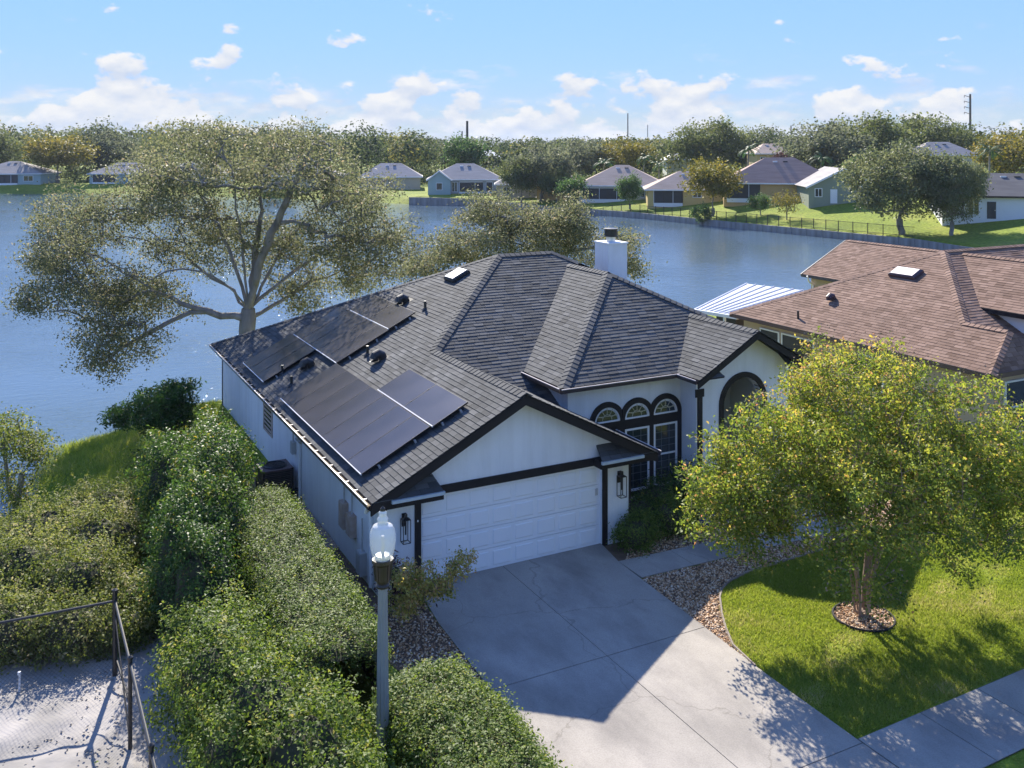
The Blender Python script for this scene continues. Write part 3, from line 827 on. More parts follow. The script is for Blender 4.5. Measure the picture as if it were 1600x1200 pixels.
# three arched windows over three tall sashes, black surround
sur = MB()
y0, y1 = WVW - 0.05, WVW - 0.002
for cx in WX:
    r0, r1 = HWW + 0.02, 0.565
    a0 = arch(cx, 2.36, r0); a1 = [(min(max(x, WX[0] - .6), WX[2] + .6), z) for x, z in arch(cx, 2.36, r1)]
    # squeeze the outer ring where neighbours meet
    lim = 0.488
    a1 = [(cx + max(-lim if cx > WX[0] else -9, min(lim if cx < WX[2] else 9, x - cx)), z) for x, z in a1]
    for k in range(len(a0) - 1):
        sur.poly([(a0[k][0], y0, a0[k][1]), (a1[k][0], y0, a1[k][1]), (a1[k+1][0], y0, a1[k+1][1]), (a0[k+1][0], y0, a0[k+1][1])])
        sur.poly([(a1[k][0], y0, a1[k][1]), (a1[k][0], y1, a1[k][1]), (a1[k+1][0], y1, a1[k+1][1]), (a1[k+1][0], y0, a1[k+1][1])])
sur.build('arch_surround', M['black_trim'], house)
s2 = MB()
s2.box((WX[0] - .565, y0 + .003, 2.10), (WX[2] + .565, y1, 2.362))                 # band between arch and sash
for a, b in ((WX[0] - .565, WX[0] - HWW - .02), (WX[0] + HWW + .02, WX[1] - HWW - .02), (WX[1] + HWW + .02, WX[2] - HWW - .02), (WX[2] + HWW + .02, WX[2] + .565)):
    s2.box((a, y0 + .003, 0.34), (b, y1, 2.099))
s2.box((WX[0] - .565, y0 + .003, 0.20), (WX[2] + .565, y1, 0.339))
s2.build('window_surround', M['black_trim'], house)
for cx in WX:
    fan = MB(); ga = arch(cx, 2.36, HWW - .05)
    fan.poly([(x, WVW - 0.02, z) for x, z in ga])
    f = fan.build('arched_window', M['glass'], house)
    fr = MB(); A = arch(cx, 2.36, HWW + .02); B = arch(cx, 2.40, HWW - .035)
    for k in range(len(A) - 1):
        fr.poly([(B[k][0], WVW - .04, B[k][1]), (A[k][0], WVW - .04, A[k][1]), (A[k+1][0], WVW - .04, A[k+1][1]), (B[k+1][0], WVW - .04, B[k+1][1])])
    fr.box((cx - HWW, WVW - .041, 2.36), (cx + HWW, WVW - .018, 2.405))
    fr.build('frame', M['white_frame'], f)
    mu = MB()
    c0 = (cx, 2.42)
    arcp = [(cx + .155 * math.cos(t), 2.42 + .155 * math.sin(t)) for t in [math.pi * k / 10 for k in range(11)]]
    for k in range(10): mu.bar((arcp[k][0], WVW - .027, arcp[k][1]), (arcp[k+1][0], WVW - .027, arcp[k+1][1]), 0.014, 0.02, up=(0, 1, 0))
    for t in (30, 60, 90, 120, 150):
        t = math.radians(t)
        mu.bar((cx + .155 * math.cos(t), WVW - .026, 2.42 + .155 * math.sin(t)), (cx + .36 * math.cos(t), WVW - .026, 2.39 + .36 * math.sin(t)), 0.013, 0.016, up=(0, 1, 0))
    mu.bar((cx - .34, WVW - .028, 2.53), (cx + .34, WVW - .028, 2.53), 0.013, 0.016, up=(0, 1, 0))
    mu.build('muntin', mat('pale_gold_muntin', (0.52, 0.48, 0.34), None, rough=0.5) if 'mun' not in M else M['mun'], f)
    low = MB().box((cx - HWW + .04, WVW - .022, .41), (cx + HWW - .04, WVW - .012, 2.06)).build('tall_window', M['glass'], house)
    fr = MB(); b0, b1 = WVW - .045, WVW - .011
    fr.box((cx - HWW - .015, b0, .345), (cx - HWW + .045, b1, 2.095)).box((cx + HWW - .045, b0, .345), (cx + HWW + .015, b1, 2.095))
    fr.box((cx - HWW + .046, b0, .345), (cx + HWW - .046, b1, .41)).box((cx - HWW + .046, b0, 2.04), (cx + HWW - .046, b1, 2.095)).box((cx - HWW + .046, b0 + .005, 1.21), (cx + HWW - .046, b1, 1.26))
    fr.build('frame', M['white_frame'], low)
    mu = MB()
    for k in (1, 2): mu.box((cx - HWW + 2 * HWW * k / 3 - .008, WVW - .028, .42), (cx - HWW + 2 * HWW * k / 3 + .008, WVW - .0225, 2.03))
    for z in (.63, .83, 1.03, 1.46, 1.65, 1.85): mu.box((cx - HWW + .05, WVW - .029, z - .007), (cx + HWW - .05, WVW - .0226, z + .007))
    mu.build('muntin', mat('grey_muntin', (0.10, 0.12, 0.14), None, rough=0.5), low)

# left-wall window and side things
lw = MB().box((UL - .012, 9.75, 0.95), (UL + .01, 10.72, 1.78)).build('side_window', M['glass'], house)
fr = MB()
for a, b in (((9.65, .88), (9.75, 1.85)), ((10.72, .88), (10.82, 1.85)), ((9.751, .88), (10.719, .95)), ((9.751, 1.78), (10.719, 1.85))): fr.box((UL - .03, a[0], a[1]), (UL + .01, b[0], b[1]))
fr.build('frame', M['copper_box'], lw)
for k in range(6): MB().box((UL - .024, 9.76, 0.99 + k * .135), (UL - .014, 10.71, 1.05 + k * .135)).build('blind_slat', M['copper_box'], lw)

# garage door: four sections of eight raised panels, each panel a piece
gd = MB()
for r in range(4):
    z0 = 0.015 + r * (DZ - .04) / 4; z1 = z0 + (DZ - .04) / 4 - 0.010
    gd.box((0.06, 0.10, z0), (DW - 0.06, 0.14, z1))
gd = gd.build('garage_door', M['white_paint'], house)
pw_, ph_ = (DW - .12) / 8, (DZ - .04) / 4
pm = MB()
hx, hz_, e_ = pw_ / 2 - .055, ph_ / 2 - .075, 0.022
pm.add([(-hx, 0, -hz_), (hx, 0, -hz_), (hx, 0, hz_), (-hx, 0, hz_), (-hx + e_, -.015, -hz_ + e_), (hx - e_, -.015, -hz_ + e_), (hx - e_, -.015, hz_ - e_), (-hx + e_, -.015, hz_ - e_)],
       [(4,5,6,7),(0,1,5,4),(1,2,6,5),(2,3,7,6),(3,0,4,7)])
pobj = None
for r in range(4):
    for c in range(8):
        o = pm.build('panel', M['white_paint'], gd) if pobj is None else link_mesh('panel', pobj.data, gd)
        pobj = pobj or o
        o.location = (0.06 + (c + .5) * pw_, 0.0985, 0.015 + (r + .5) * ph_)
MB().box((0.002, 0.10, 0.0), (0.055, 0.2, DZ - .002)).build('door_jamb', M['white_paint'], house)
MB().box((DW - .055, 0.10, 0), (DW - .002, 0.2, DZ - .002)).build('door_jamb', M['white_paint'], house)
MB().box((0.06, 0.092, 0.002), (DW - .06, 0.135, 0.013)).build('door_seal', M['black_trim'], house)
t = MB()
t.box((0.42, -0.045, 2.045), (4.62, -0.003, 2.235)); t.build('header_trim', M['black_trim'], house)
for u in (-0.10, DW - .01): MB().box((u, -0.04, 0.0), (u + 0.145, -0.002, 2.24)).build('post_trim', M['black_trim'], house)
MB().box((URW - .012, -0.02, 0), (URW + .05, 0.03, 2.2)).build('corner_trim', M['black_trim'], house)
# soffits and fascia of the returns
for u0, u1 in ((UE + .02, 0.44), (4.60, 6.25)):
    MB().box((u0, VF - .03, 2.06), (u1, -0.005, 2.24)).build('return_soffit', M['black_trim'], house)
    MB().box((u0 + (.42 if u0 < 0 else 0), VF - .115, 2.19), (u1 - (0 if u0 < 0 else .42), VF - .035, 2.258)).build('return_gutter', M['blue_flashing'], house)
# rake boards
def rake(p, q, h=0.24, th=0.05, name='rake_board', dz=0.0):
    p, q = Vector(p), Vector(q)
    a = [p, q, q - Vector((0, 0, h)), p - Vector((0, 0, h))]
    mb = MB(); b = [x + Vector((0, th, 0)) for x in a]
    mb.add(a + b, [(0,1,2,3),(7,6,5,4),(0,4,5,1),(1,5,6,2),(2,6,7,3),(3,7,4,0)])
    return mb.build(name, M['black_trim'], house)
rake((UE - .02, VF - .055, ZE - .03), (UR, VF - .055, ZR - .02)); rake((UR + .002, VF - .055, ZR - .02), (6.29, VF - .055, ZE - .03))
rake((8.43, .645, ZW - .03), (EX, .645, EZ - .02), 0.2); rake((EX + .002, .645, EZ - .02), (12.67, .645, ZW - .03), 0.2)
# gable soffit under the overhang
def soffit(pts): MB().poly(pts).build('soffit', M['black_trim'], house)
soffit([(UE, VF, ZE - .09), (UR, VF, ZR - .09), (UR, -0.005, ZR - .09), (UE, -0.005, ZE - .09)])
soffit([(6.267, VF, ZE - .09), (UR, VF, ZR - .09), (UR, -0.005, ZR - .09), (6.267, -0.005, ZE - .09)])
soffit([(8.45, .7, ZW - .09), (EX, .7, EZ - .09), (EX, 1.295, EZ - .09), (8.45, 1.295, ZW - .09)])
soffit([(12.65, .7, ZW - .09), (EX, .7, EZ - .09), (EX, 1.295, EZ - .09), (12.65, 1.295, ZW - .09)])
soffit([(UC, VC, ZW - .10), (8.86, VC, ZW - .10), (8.86, WVW, ZW - .10), (UC, WVW, ZW - .10)])
soffit([(UC, VC, ZW - .101), (5.1, VC, ZW - .101), (5.1, 3.7, ZW - .101), (UC, 3.7, ZW - .101)])
soffit([(UE, VF, ZE - .092), (UL, VF, ZE - .092), (UL, 17.8, ZE - .092), (UE, 17.8, ZE - .092)])
# gutters: open boxes with a pale lip
def gutter(p, q, out, name='gutter', litter=False, w=0.11, h=0.11):
    p, q, o = Vector(p), Vector(q), Vector(out)
    g = MB()
    d = (q - p).normalized()
    def strip(off0, z0, off1, z1):
        g.poly([p + o * off0 + Vector((0,0,z0)), q + o * off0 + Vector((0,0,z0)), q + o * off1 + Vector((0,0,z1)), p + o * off1 + Vector((0,0,z1))])
    strip(0.0, -.005, 0.0, -h); strip(0.0, -h, w * .75, -h); strip(w * .75, -h, w, -.03); strip(w, -.03, w, 0.0)
    ob = g.build(name, M['gutter'], house)
    MB().bar(p + o * (w - .006) + Vector((0, 0, .006)), q + o * (w - .006) + Vector((0, 0, .006)), 0.026, 0.02).build('lip', M['gutter_lip'], ob)
    if litter:
        lt = MB(); lt.poly([p + o * .008 + Vector((0,0,-.028)), q + o * .008 + Vector((0,0,-.028)), q + o * (w - .022) + Vector((0,0,-.034)), p + o * (w - .022) + Vector((0,0,-.034))])
        lt.build('leaf_litter', M['gutter_debris'], ob)
        L = (q - p).length; n = int(L / .62)
        me = None
        for k in range(n):
            c = p + d * (k + .5) * .62
            if me is None:
                b = MB().box((-.09, -.014, -.006), (.03, .014, .004)); x = b.build('gutter_strap', M['gutter_lip'], ob); me = x.data
            else: x = link_mesh('gutter_strap', me, ob)
            x.location = c + o * .07 + Vector((0, 0, .016))
            x.rotation_euler = (0, 0, math.atan2(o.y, o.x))
    return ob
gutter((UE - .01, VF - .05, ZE), (UE - .01, VB, ZE), (-1, 0, 0), litter=True)
gutter((UC - .01, VC, ZW), (UC - .01, 3.72, ZW), (-1, 0, 0)); gutter((UC - .1, VC - .01, ZW), (8.44, VC - .01, ZW), (0, -1, 0)); gutter((8.44, VC - .12, ZW), (8.44, .66, ZW), (-1, 0, 0))
gutter((6.277, VF - .05, ZE), (6.277, WVW - .4, ZE), (1, 0, 0))
MB().tube([(UE - .06, VF + .12, 2.15), (UE - .05, VF + .22, 2.0), (UL - .07, .35, 1.85), (UL - .07, .35, 0.1)], 0.04, 8).build('downspout', M['white_paint'], house)
MB().tube([(UE - .06, VF + .05, 2.16), (UE + .05, VF + .05, 2.08), (UE + .38, VF + .1, 2.04)], 0.045, 8).build('gutter_elbow', M['gutter'], house)
MB().tube([(UL - .05, 6.35, 2.1), (UL - .05, 6.35, 0.1)], 0.04, 8).build('downspout', M['white_paint'], house)
# chimney
ch = MB().box((10.75, 8.6, 4.3), (11.55, 9.5, 6.40)).build('chimney', M['stucco'], house)
MB().box((10.72, 8.57, 6.40), (11.58, 9.53, 6.455)).build('chimney_crown', M['white_paint'], ch)
MB().lathe([(0.0, 0), (.17, 0), (.17, .22), (.0, .22)], (11.15, 9.05, 6.456)).build('flue', M['alu'], ch, smooth=False)
MB().lathe([(.0, .18), (.25, .18), (.25, .20), (.235, .22), (.235, .44), (.27, .45), (.27, .47), (0, .49)], (11.15, 9.05, 6.456)).build('flue_cap', M['black_metal'], ch)
# roof fittings
def on_left(u, v): return Vector((u, v, ZE + PT * (u - UE)))
NL = Vector((-PT, 0, 1)).normalized(); DL = Vector((1, 0, PT)).normalized()
def goose(u, v):
    b = on_left(u, v)
    m = MB().tube([b - NL * .02, b + NL * .13 + DL * .0, b + NL * .21 - DL * .06, b + NL * .22 - DL * .17, b + NL * .15 - DL * .25, b + NL * .09 - DL * .27], [.13, .13, .135, .135, .135, .14], 14)
    m.add([b + DL * a + Vector((0, 1, 0)) * c + NL * .018 for a, c in ((-.26, -.2), (.22, -.2), (.22, .2), (-.26, .2))], [(0, 1, 2, 3)])
    m.build('roof_vent', M['black_metal'], roof, smooth=False)
for u, v in ((3.58, 9.92), (1.57, 6.64), (0.24, 9.51)): goose(u, v)
for u, v in ((3.55, 8.23), (1.40, 7.56), (-0.55, 8.95), (-0.48, 10.35)):
    b = on_left(u, v); MB().tube([b - NL * .02, b + Vector((0, 0, .30))], .042, 10).lathe([(.12, 0), (.05, .07)], b + NL * .01, 10).build('plumbing_pipe', M['black_metal'], roof)
c = on_left(5.17, 9.3)
sk = MB()
for s0, s1, h0, h1 in ((.34, .34, 0.0, .12), (.34, .28, .12, .16)):
    a = [c + DL * (x * s0) + Vector((0, y * s0 * 1.15, 0)) + NL * h0 for x, y in ((-1,-1),(1,-1),(1,1),(-1,1))]
    b = [c + DL * (x * s1) + Vector((0, y * s1 * 1.15, 0)) + NL * h1 for x, y in ((-1,-1),(1,-1),(1,1),(-1,1))]
    sk.add(a + b, [(0,1,5,4),(1,2,6,5),(2,3,7,6),(3,0,4,7)])
sk = sk.build('ridge_vent_box', M['black_metal'], roof)
MB().poly([c + DL * (x * .29) + Vector((0, y * .33, 0)) + NL * .165 for x, y in ((-1,-1),(1,-1),(1,1),(-1,1))]).build('vent_lid', M['roof_white'], sk)
# wall fittings that belong to the house
MB().box((-0.055, -.06, 1.52), (-.03, -.041, 1.56)).build('door_sensor', M['white_paint'], house)
MB().box((DW - .16, 0.08, 1.25), (DW - .08, 0.099, 1.42)).build('keypad', M['grey_box'], house)

# ------------------------------------------------------------------ solar panels: each is a thing
def solar(u0, u1, v0, v1, label, rails, group='black solar panels on the left roof slope'):
    ce = on_left((u0 + u1) / 2, (v0 + v1) / 2) + NL * 0.125
    t = empty('solar_panel', ce, 0, label, 'solar panel', group)
    Ls = (u1 - u0) * math.sqrt(1 + PT * PT) / 2 - .006; Lv = (v1 - v0) / 2 - .006
    def pt(a, b, h): return DL * a + Vector((0, b, 0)) + NL * h
    g = MB(); g.poly([pt(-Ls + .012, -Lv + .012, .0185), pt(Ls - .012, -Lv + .012, .0185), pt(Ls - .012, Lv - .012, .0185), pt(-Ls + .012, Lv - .012, .0185)])
    g.build('glass', M['solar'], t)
    f = MB()
    for a0, a1, b0, b1 in ((-Ls, Ls, -Lv, -Lv + .012), (-Ls, Ls, Lv - .012, Lv), (-Ls, -Ls + .012, -Lv + .012, Lv - .012), (Ls - .012, Ls, -Lv + .012, Lv - .012)):
        vs = [pt(a, b, h) for h in (-.02, .02) for a, b in ((a0, b0), (a1, b0), (a1, b1), (a0, b1))]
        f.add(vs, [(3,2,1,0),(4,5,6,7),(0,1,5,4),(1,2,6,5),(2,3,7,6),(3,0,4,7)])
    f.build('frame', M['solar_frame'], t)
    bs = MB().poly([pt(-Ls, -Lv, -.021), pt(-Ls, Lv, -.021), pt(Ls, Lv, -.021), pt(Ls, -Lv, -.021)]).build('back_sheet', M['black_metal'], t)
    if 'edge' in rails:    # bare aluminium edge strip along the down-slope side
        MB().bar(pt(-Ls - .012, -Lv, .012), pt(-Ls - .012, Lv, .012), .019, .034, up=NL).build('edge_strip', M['white_frame'], t)
    if 'rail' in rails:    # rail ends and feet showing at the near side
        for a in (-Ls * .55, Ls * .5):
            MB().bar(pt(a, -Lv - .06, -.045), pt(a, Lv, -.045), .035, .04, up=NL).build('rail', M['alu'], t)
            MB().bar(pt(a, -Lv - .03, -.12), pt(a, -Lv - .03, -.03), .05, .03, up=(0, 1, 0)).build('foot', M['alu'], t)
    for b in (-Lv, ):
        for a in (-Ls * .55, Ls * .5):
            MB().bar(pt(a - .02, b, .024), pt(a + .02, b, .024), .03, .012, up=NL).build('clamp', M['black_metal'], t)
    return t
ORD = ['first', 'second', 'third', 'fourth', 'fifth', 'sixth', 'seventh']
w7 = (8.10 - 0.78) / 7
for k in range(7):
    solar(-1.02, 0.67, 0.78 + k * w7, 0.78 + (k + 1) * w7, f'{ORD[k]} upright black solar panel from the garage end of the lowest row of seven', ('edge', 'rail') if k == 0 else ('edge',))
w2 = (4.49 - 0.70) / 2
for k in range(2):
    solar(0.70, 1.61, 0.70 + k * w2, 0.70 + (k + 1) * w2, ['black solar panel lying lengthwise above the lowest row, at the garage end', 'black solar panel lying lengthwise above the lowest row, farther from the garage'][k], ('edge', 'rail') if k == 0 else ('edge',))
w3 = (13.25 - 10.30) / 3
for k in range(3):
    solar(-1.02, 0.64, 10.30 + k * w3, 10.30 + (k + 1) * w3, f'{ORD[k]} of the three tree-shaded black solar panels beside the rear gutter, counted from the garage', ('edge', 'rail') if k == 0 else ('edge',))
w5 = (13.05 - 8.12) / 5
for k in range(5):
    solar(0.67, 2.34, 8.12 + k * w5, 8.12 + (k + 1) * w5, f'{ORD[k]} upright black solar panel of the middle row of five, counted from the garage', ('edge', 'rail') if k == 0 else ('edge',))
w6 = (12.0 - 8.2) / 2
for k in range(2):
    solar(2.37, 3.27, 8.20 + k * w6, 8.20 + (k + 1) * w6, ['topmost black solar panel lying lengthwise beside the pipe, nearer the garage', 'topmost black solar panel lying lengthwise, nearer the lake'][k], ('edge', 'rail') if k == 0 else ('edge',))

# ------------------------------------------------------------------ things on and beside the house
def lantern(u, v, z, label):
    t = empty('wall_lantern', (u, v, z), 0, label, 'lantern', 'lanterns beside the garage door')
    MB().box((-.05, -.02, .05), (.05, -.0, .34)).build('back_plate', M['black_metal'], t)
    MB().bar((0, -.01, .30), (0, -.12, .30), .03).box((-.03, -.15, .27), (.03, -.09, .36)).build('arm', M['black_metal'], t)
    c = MB(); r = .085; zc = (-.27, .24)
    for sx in (-1, 1):
        for sy in (-1, 1): c.bar((sx * r, -.12 + sy * r, zc[0]), (sx * r, -.12 + sy * r, zc[1]), .014)
    for z0 in zc:
        for sx in (-1, 1):
            c.bar((sx * r, -.12 - r, z0), (sx * r, -.12 + r, z0), .014); c.bar((-r, -.12 + sx * r, z0), (r, -.12 + sx * r, z0), .014)
    c.build('cage', M['black_metal'], t)
    MB().add([(-r,-.12-r,.245),(r,-.12-r,.245),(r,-.12+r,.245),(-r,-.12+r,.245),(0,-.12,.31)], [(0,1,4),(1,2,4),(2,3,4),(3,0,4),(3,2,1,0)]).build('cap', M['black_metal'], t)
    MB().tube([(0, -.12, -.10), (0, -.12, .2)], .018, 8).build('candle_tube', M['black_metal'], t)
lantern(-0.36, 0.0, 1.42, 'black box-frame lantern on the wall left of the garage door')
lantern(5.40, 0.0, 1.45, 'black box-frame lantern on the pier right of the garage door')

def ac_unit(u, v):
    z = gz(u, v)
    t = empty('air_conditioner', (u, v, z), 0, 'dark square air conditioning unit against the left wall', 'air conditioner')
    s = .40
    MB().box((-s - .1, -s - .1, 0), (s + .1, s + .1, .09)).build('pad', M['concrete'], t)
    MB().box((-s + .04, -s + .04, .10), (s - .04, s - .04, .86)).build('coil', M['black_metal'], t)
    lv = MB()
    for k in range(15): lv.box((-s, -s, .12 + k * .049), (s, s, .145 + k * .049))
    lv.build('louvre', mat('ac_louvre', (0.035, 0.033, 0.035), None, rough=.5), t)
    for a in (-1, 1):
        for b in (-1, 1): MB().box((a * s - .03, b * s - .03, .09), (a * s + .03, b * s + .03, .9)).build('corner_post', M['black_metal'], t)
    top = MB()
    top.lathe([(.56, .87), (.56, .93), (.30, .95), (.29, .90)], n=4) if False else top.box((-s - .03, -s - .03, .865), (s + .03, s + .03, .90))
    top.build('lid', mat('ac_lid', (0.11, 0.07, 0.07), (0.15, 0.10, 0.10), 4, .5), t)
    MB().lathe([(.34, .901), (.34, .93), (.31, .94), (.30, .905), (0.0, .902)], n=24).build('fan_ring', M['black_metal'], t)
    g = MB()
    for r in (.08, .15, .22, .29): g.tube([(r * math.cos(a), r * math.sin(a), .935) for a in [2 * math.pi * k / 20 for k in range(21)]], .006, 4)
    for k in range(6): g.bar((0, 0, .935), (.3 * math.cos(k * math.pi / 3), .3 * math.sin(k * math.pi / 3), .935), .01)
    g.build('fan_grille', M['black_metal'], t)
    MB().box((s + .001, -.3, .45), (s + .012, -.14, .66)).build('rating_plate', M['white_paint'], t)
    MB().tube([(s * .8, -s - .02, .25), (s + .12, -s - .1, .3), (s + .2, -s - .2, .2), (s + .16, -s - .35, .05)], .06, 8).build('hose', M['black_metal'], t)
ac_unit(-1.52, 7.05)
def wall_box(name, v, z, dv, dz, dx, mt, label, cat, group=None):
    t = empty(name, (UL, v, z), 0, label, cat, group)
    MB().box((-dx, -dv / 2, -dz / 2), (-.002, dv / 2, dz / 2)).build('body', mt, t)
    MB().box((-dx - .012, -dv / 2 + .02, -dz / 2 + .02), (-dx - .001, dv / 2 - .02, dz / 2 - .03)).build('cover', mt, t)
    MB().tube([(-.06, 0, dz / 2), (-.06, 0, 1.0)], .022, 8).build('conduit', M['grey_box'], t)
    return t
wall_box('meter_box', 2.30, 1.06, .34, .62, .14, M['copper_box'], 'tall rusty-fronted electric box on the left wall, farther from the garage corner', 'meter box')
wall_box('meter_box', 1.70, 1.02, .36, .50, .15, M['copper_box'], 'squat electric meter box nearest the garage corner on the left wall', 'meter box')
wall_box('utility_box', 0.95, 0.42, .30, .52, .16, M['grey_box'], 'grey utility box low on the left wall near the garage corner', 'utility box')
wall_box('disconnect_box', 7.0, 1.35, .22, .34, .12, M['grey_box'], 'small grey switch box on the wall above the air conditioner', 'switch box')
t = empty('flood_light', (UL, 5.95, 1.95), 0, 'twin-headed flood light under the left eave', 'light')
MB().box((-.05, -.06, -.06), (-.002, .06, .06)).build('base', M['grey_box'], t)
for s in (-1, 1): MB().tube([(-.05, s * .04, 0), (-.13, s * .12, -.05), (-.2, s * .15, -.12)], [.02, .045, .07], 10).build('lamp_head', M['grey_box'], t)
# paving strip and mulch beside the left wall
for k in range(5):
    b = MB().box((-.17, -.34, 0), (.17, .34, .09)).build('paver', M['brick'], None, label=f'{ORD[k]} tan paver in the strip along the left wall, counted from the garage', cat='paver', group='pavers along the left wall')
    b.location = (-1.16 + .01 * (k % 2), 3.1 + k * .72, 0.0)

# ------------------------------------------------------------------ street lamp
def street_lamp(u, v):
    t = empty('street_lamp', (u, v, 0), 0, 'grey fluted street lamp with clear acorn globe, standing in the hedge', 'street lamp')
    n = 20; vs = []; fs = []
    for i, (r, z) in enumerate(((.105, 0), (.105, .5), (.075, 3.05))):
        for k in range(n):
            a = 2 * math.pi * k / n; rr = r * (1 if k % 2 else .86); vs.append((rr * math.cos(a), rr * math.sin(a), z))
    for i in range(2):
        for k in range(n): fs.append((i*n+k, i*n+(k+1)%n, (i+1)*n+(k+1)%n, (i+1)*n+k))
    MB().add(vs, fs).build('post', M['lamp_post'], t)
    MB().lathe([(.22, 0), (.22, .12), (.15, .22), (.12, .5)], n=16).build('base', M['lamp_post'], t)
    cz = 3.05
    MB().lathe([(.0, cz), (.10, cz), (.11, cz + .03), (.085, cz + .06), (.12, cz + .12), (.14, cz + .36), (.165, cz + .39), (.165, cz + .44), (.0, cz + .44)], n=20).build('collar', M['lamp_collar'], t)
    rb = MB()
    for k in range(10):
        a = 2 * math.pi * k / 10; rb.bar((.125 * math.cos(a), .125 * math.sin(a), cz + .12), (.148 * math.cos(a), .148 * math.sin(a), cz + .38), .016)
    rb.build('collar_rib', M['lamp_collar'], t)
    gz_ = cz + .44
    prof = [(.13, 0), (.165, .06), (.19, .16), (.205, .28), (.205, .38), (.185, .46), (.16, .505), (.155, .52), (.10, .535), (.075, .56), (.085, .60), (.09, .63), (.065, .66), (.06, .69), (.07, .72), (.05, .75), (.035, .76)]
    MB().lathe([(r, z + gz_) for r, z in prof], n=28).build('globe', M['lamp_glass'], t, smooth=True)
    MB().tube([(0, 0, gz_), (0, 0, gz_ + .36)], .028, 12).build('lamp_tube', M['grey_box'], t)
    MB().lathe([(.12, gz_ + .002), (.11, gz_ + .07), (.05, gz_ + .08), (0, gz_ + .08)], n=16).build('reflector', M['alu'], t)
    MB().lathe([(.0, gz_ + .75), (.045, gz_ + .755), (.04, gz_ + .79), (.0, gz_ + .83)], n=12).build('finial', M['lamp_collar'], t)
lx, ly = cf(598, 15.0)
street_lamp(lx, ly)

# ------------------------------------------------------------------ drive, paths, beds, lawn
def sheet(name, pts, z, mat_, kind='structure', parent=None, thick=None):
    m = MB()
    if thick:
        n = len(pts); a = [(x, y, z) for x, y in pts]; b = [(x, y, z - thick) for x, y in pts]
        m.add(a + b, [tuple(range(n))] + [(i, i + n, (i + 1) % n + n, (i + 1) % n) for i in range(n)])
        m.f = [f if k else f for k, f in enumerate(m.f)]
    else: m.poly([(x, y, z) for x, y in pts])
    o = m.build(name, mat_, parent, kind=None if parent else kind)
    me = o.data
    import bmesh
    bm = bmesh.new(); bm.from_mesh(me)
    bmesh.ops.recalc_face_normals(bm, faces=bm.faces)
    if not thick:
        for f in bm.faces:
            if f.normal.z < 0: f.normal_flip()
    bmesh.ops.triangulate(bm, faces=[f for f in bm.faces if len(f.verts) > 4])
    bm.to_mesh(me); bm.free()
    return o
dl = lambda v: np.interp(v, [-14, -6.7, -1.7, 0.1], [-0.75, -0.45, -0.24, -0.02])
dr = lambda v: np.interp(v, [-14, -8.5, -6.4, -1.0, 0.1], [4.43, 4.43, 4.46, 4.72, 4.92])
drive = sheet('driveway', [(dl(-14) , -14), (dr(-14), -14), (dr(-8.5), -8.5), (dr(-6.4), -6.4), (dr(-1), -1), (dr(.09), .09), (dl(.09), .09), (dl(-1.7), -1.7), (dl(-6.7), -6.7)], 0.020, M['concrete_dark'])
J = 0.007
for v0, v1 in ((-4.38, 0.09), (-8.62, -4.40), (-14, -8.64)):
    vs = sorted({v0, v1, *[x for x in (-8.5, -6.7, -6.4, -1.7, -1.0) if v0 < x < v1]})
    uj = 2.16
    sheet('slab', [(dl(v), v) for v in vs] + [(uj - J, v) for v in vs[::-1]], 0.032, M['concrete'], parent=drive, thick=.02)
    sheet('slab', [(uj + J, v) for v in vs] + [(dr(v), v) for v in vs[::-1]], 0.032, M['concrete'], parent=drive, thick=.02)
# entry walk
walk = sheet('entry_path', [(4.62, -1.93), (11.6, -2.12), (11.6, 1.3), (9.6, 1.3), (9.6, -1.2), (4.66, -0.97)], 0.019, M['concrete_dark'])
xs = [4.72, 6.2, 7.65, 9.1]
for a, b in zip(xs[:-1], xs[1:]):
    f0 = lambda x: -1.93 - .028 * (x - 4.76); f1 = lambda x: -0.98 - .045 * (x - 4.8)
    sheet('slab', [(a + J, f0(a)), (b - J, f0(b)), (b - J, f1(b)), (a + J, f1(a))], 0.034, M['concrete'], parent=walk, thick=.02)
sheet('slab', [(9.1 + J, -2.05), (11.6, -2.11), (11.6, -.9), (9.1 + J, -1.18)], 0.034, M['concrete'], parent=walk, thick=.02)
sheet('slab', [(9.6, -1.19), (11.6, -.885), (11.6, 1.29), (9.6, 1.29)], 0.034, M['concrete'], parent=walk, thick=.02)
# pavement along the street
pave = sheet('pavement', [(4.45, -8.50), (40, -7.9), (40, -9.4), (4.44, -10.0)], 0.018, M['concrete_dark'])
for k in range(14):
    a = 4.46 + k * 1.55; b = a + 1.53
    y0 = lambda x: -8.52 + .0165 * (x - 4.45); y1 = lambda x: -9.99 + .0165 * (x - 4.45)
    sheet('slab', [(a, y1(a)), (b, y1(b)), (b, y0(b)), (a, y0(a))], 0.030, M['sidewalk'], parent=pave, thick=.02)
pave2 = sheet('pavement', [(-40, -9.2), (-0.62, -8.55), (-0.66, -10.05), (-40, -10.7)], 0.018, M['sidewalk'])
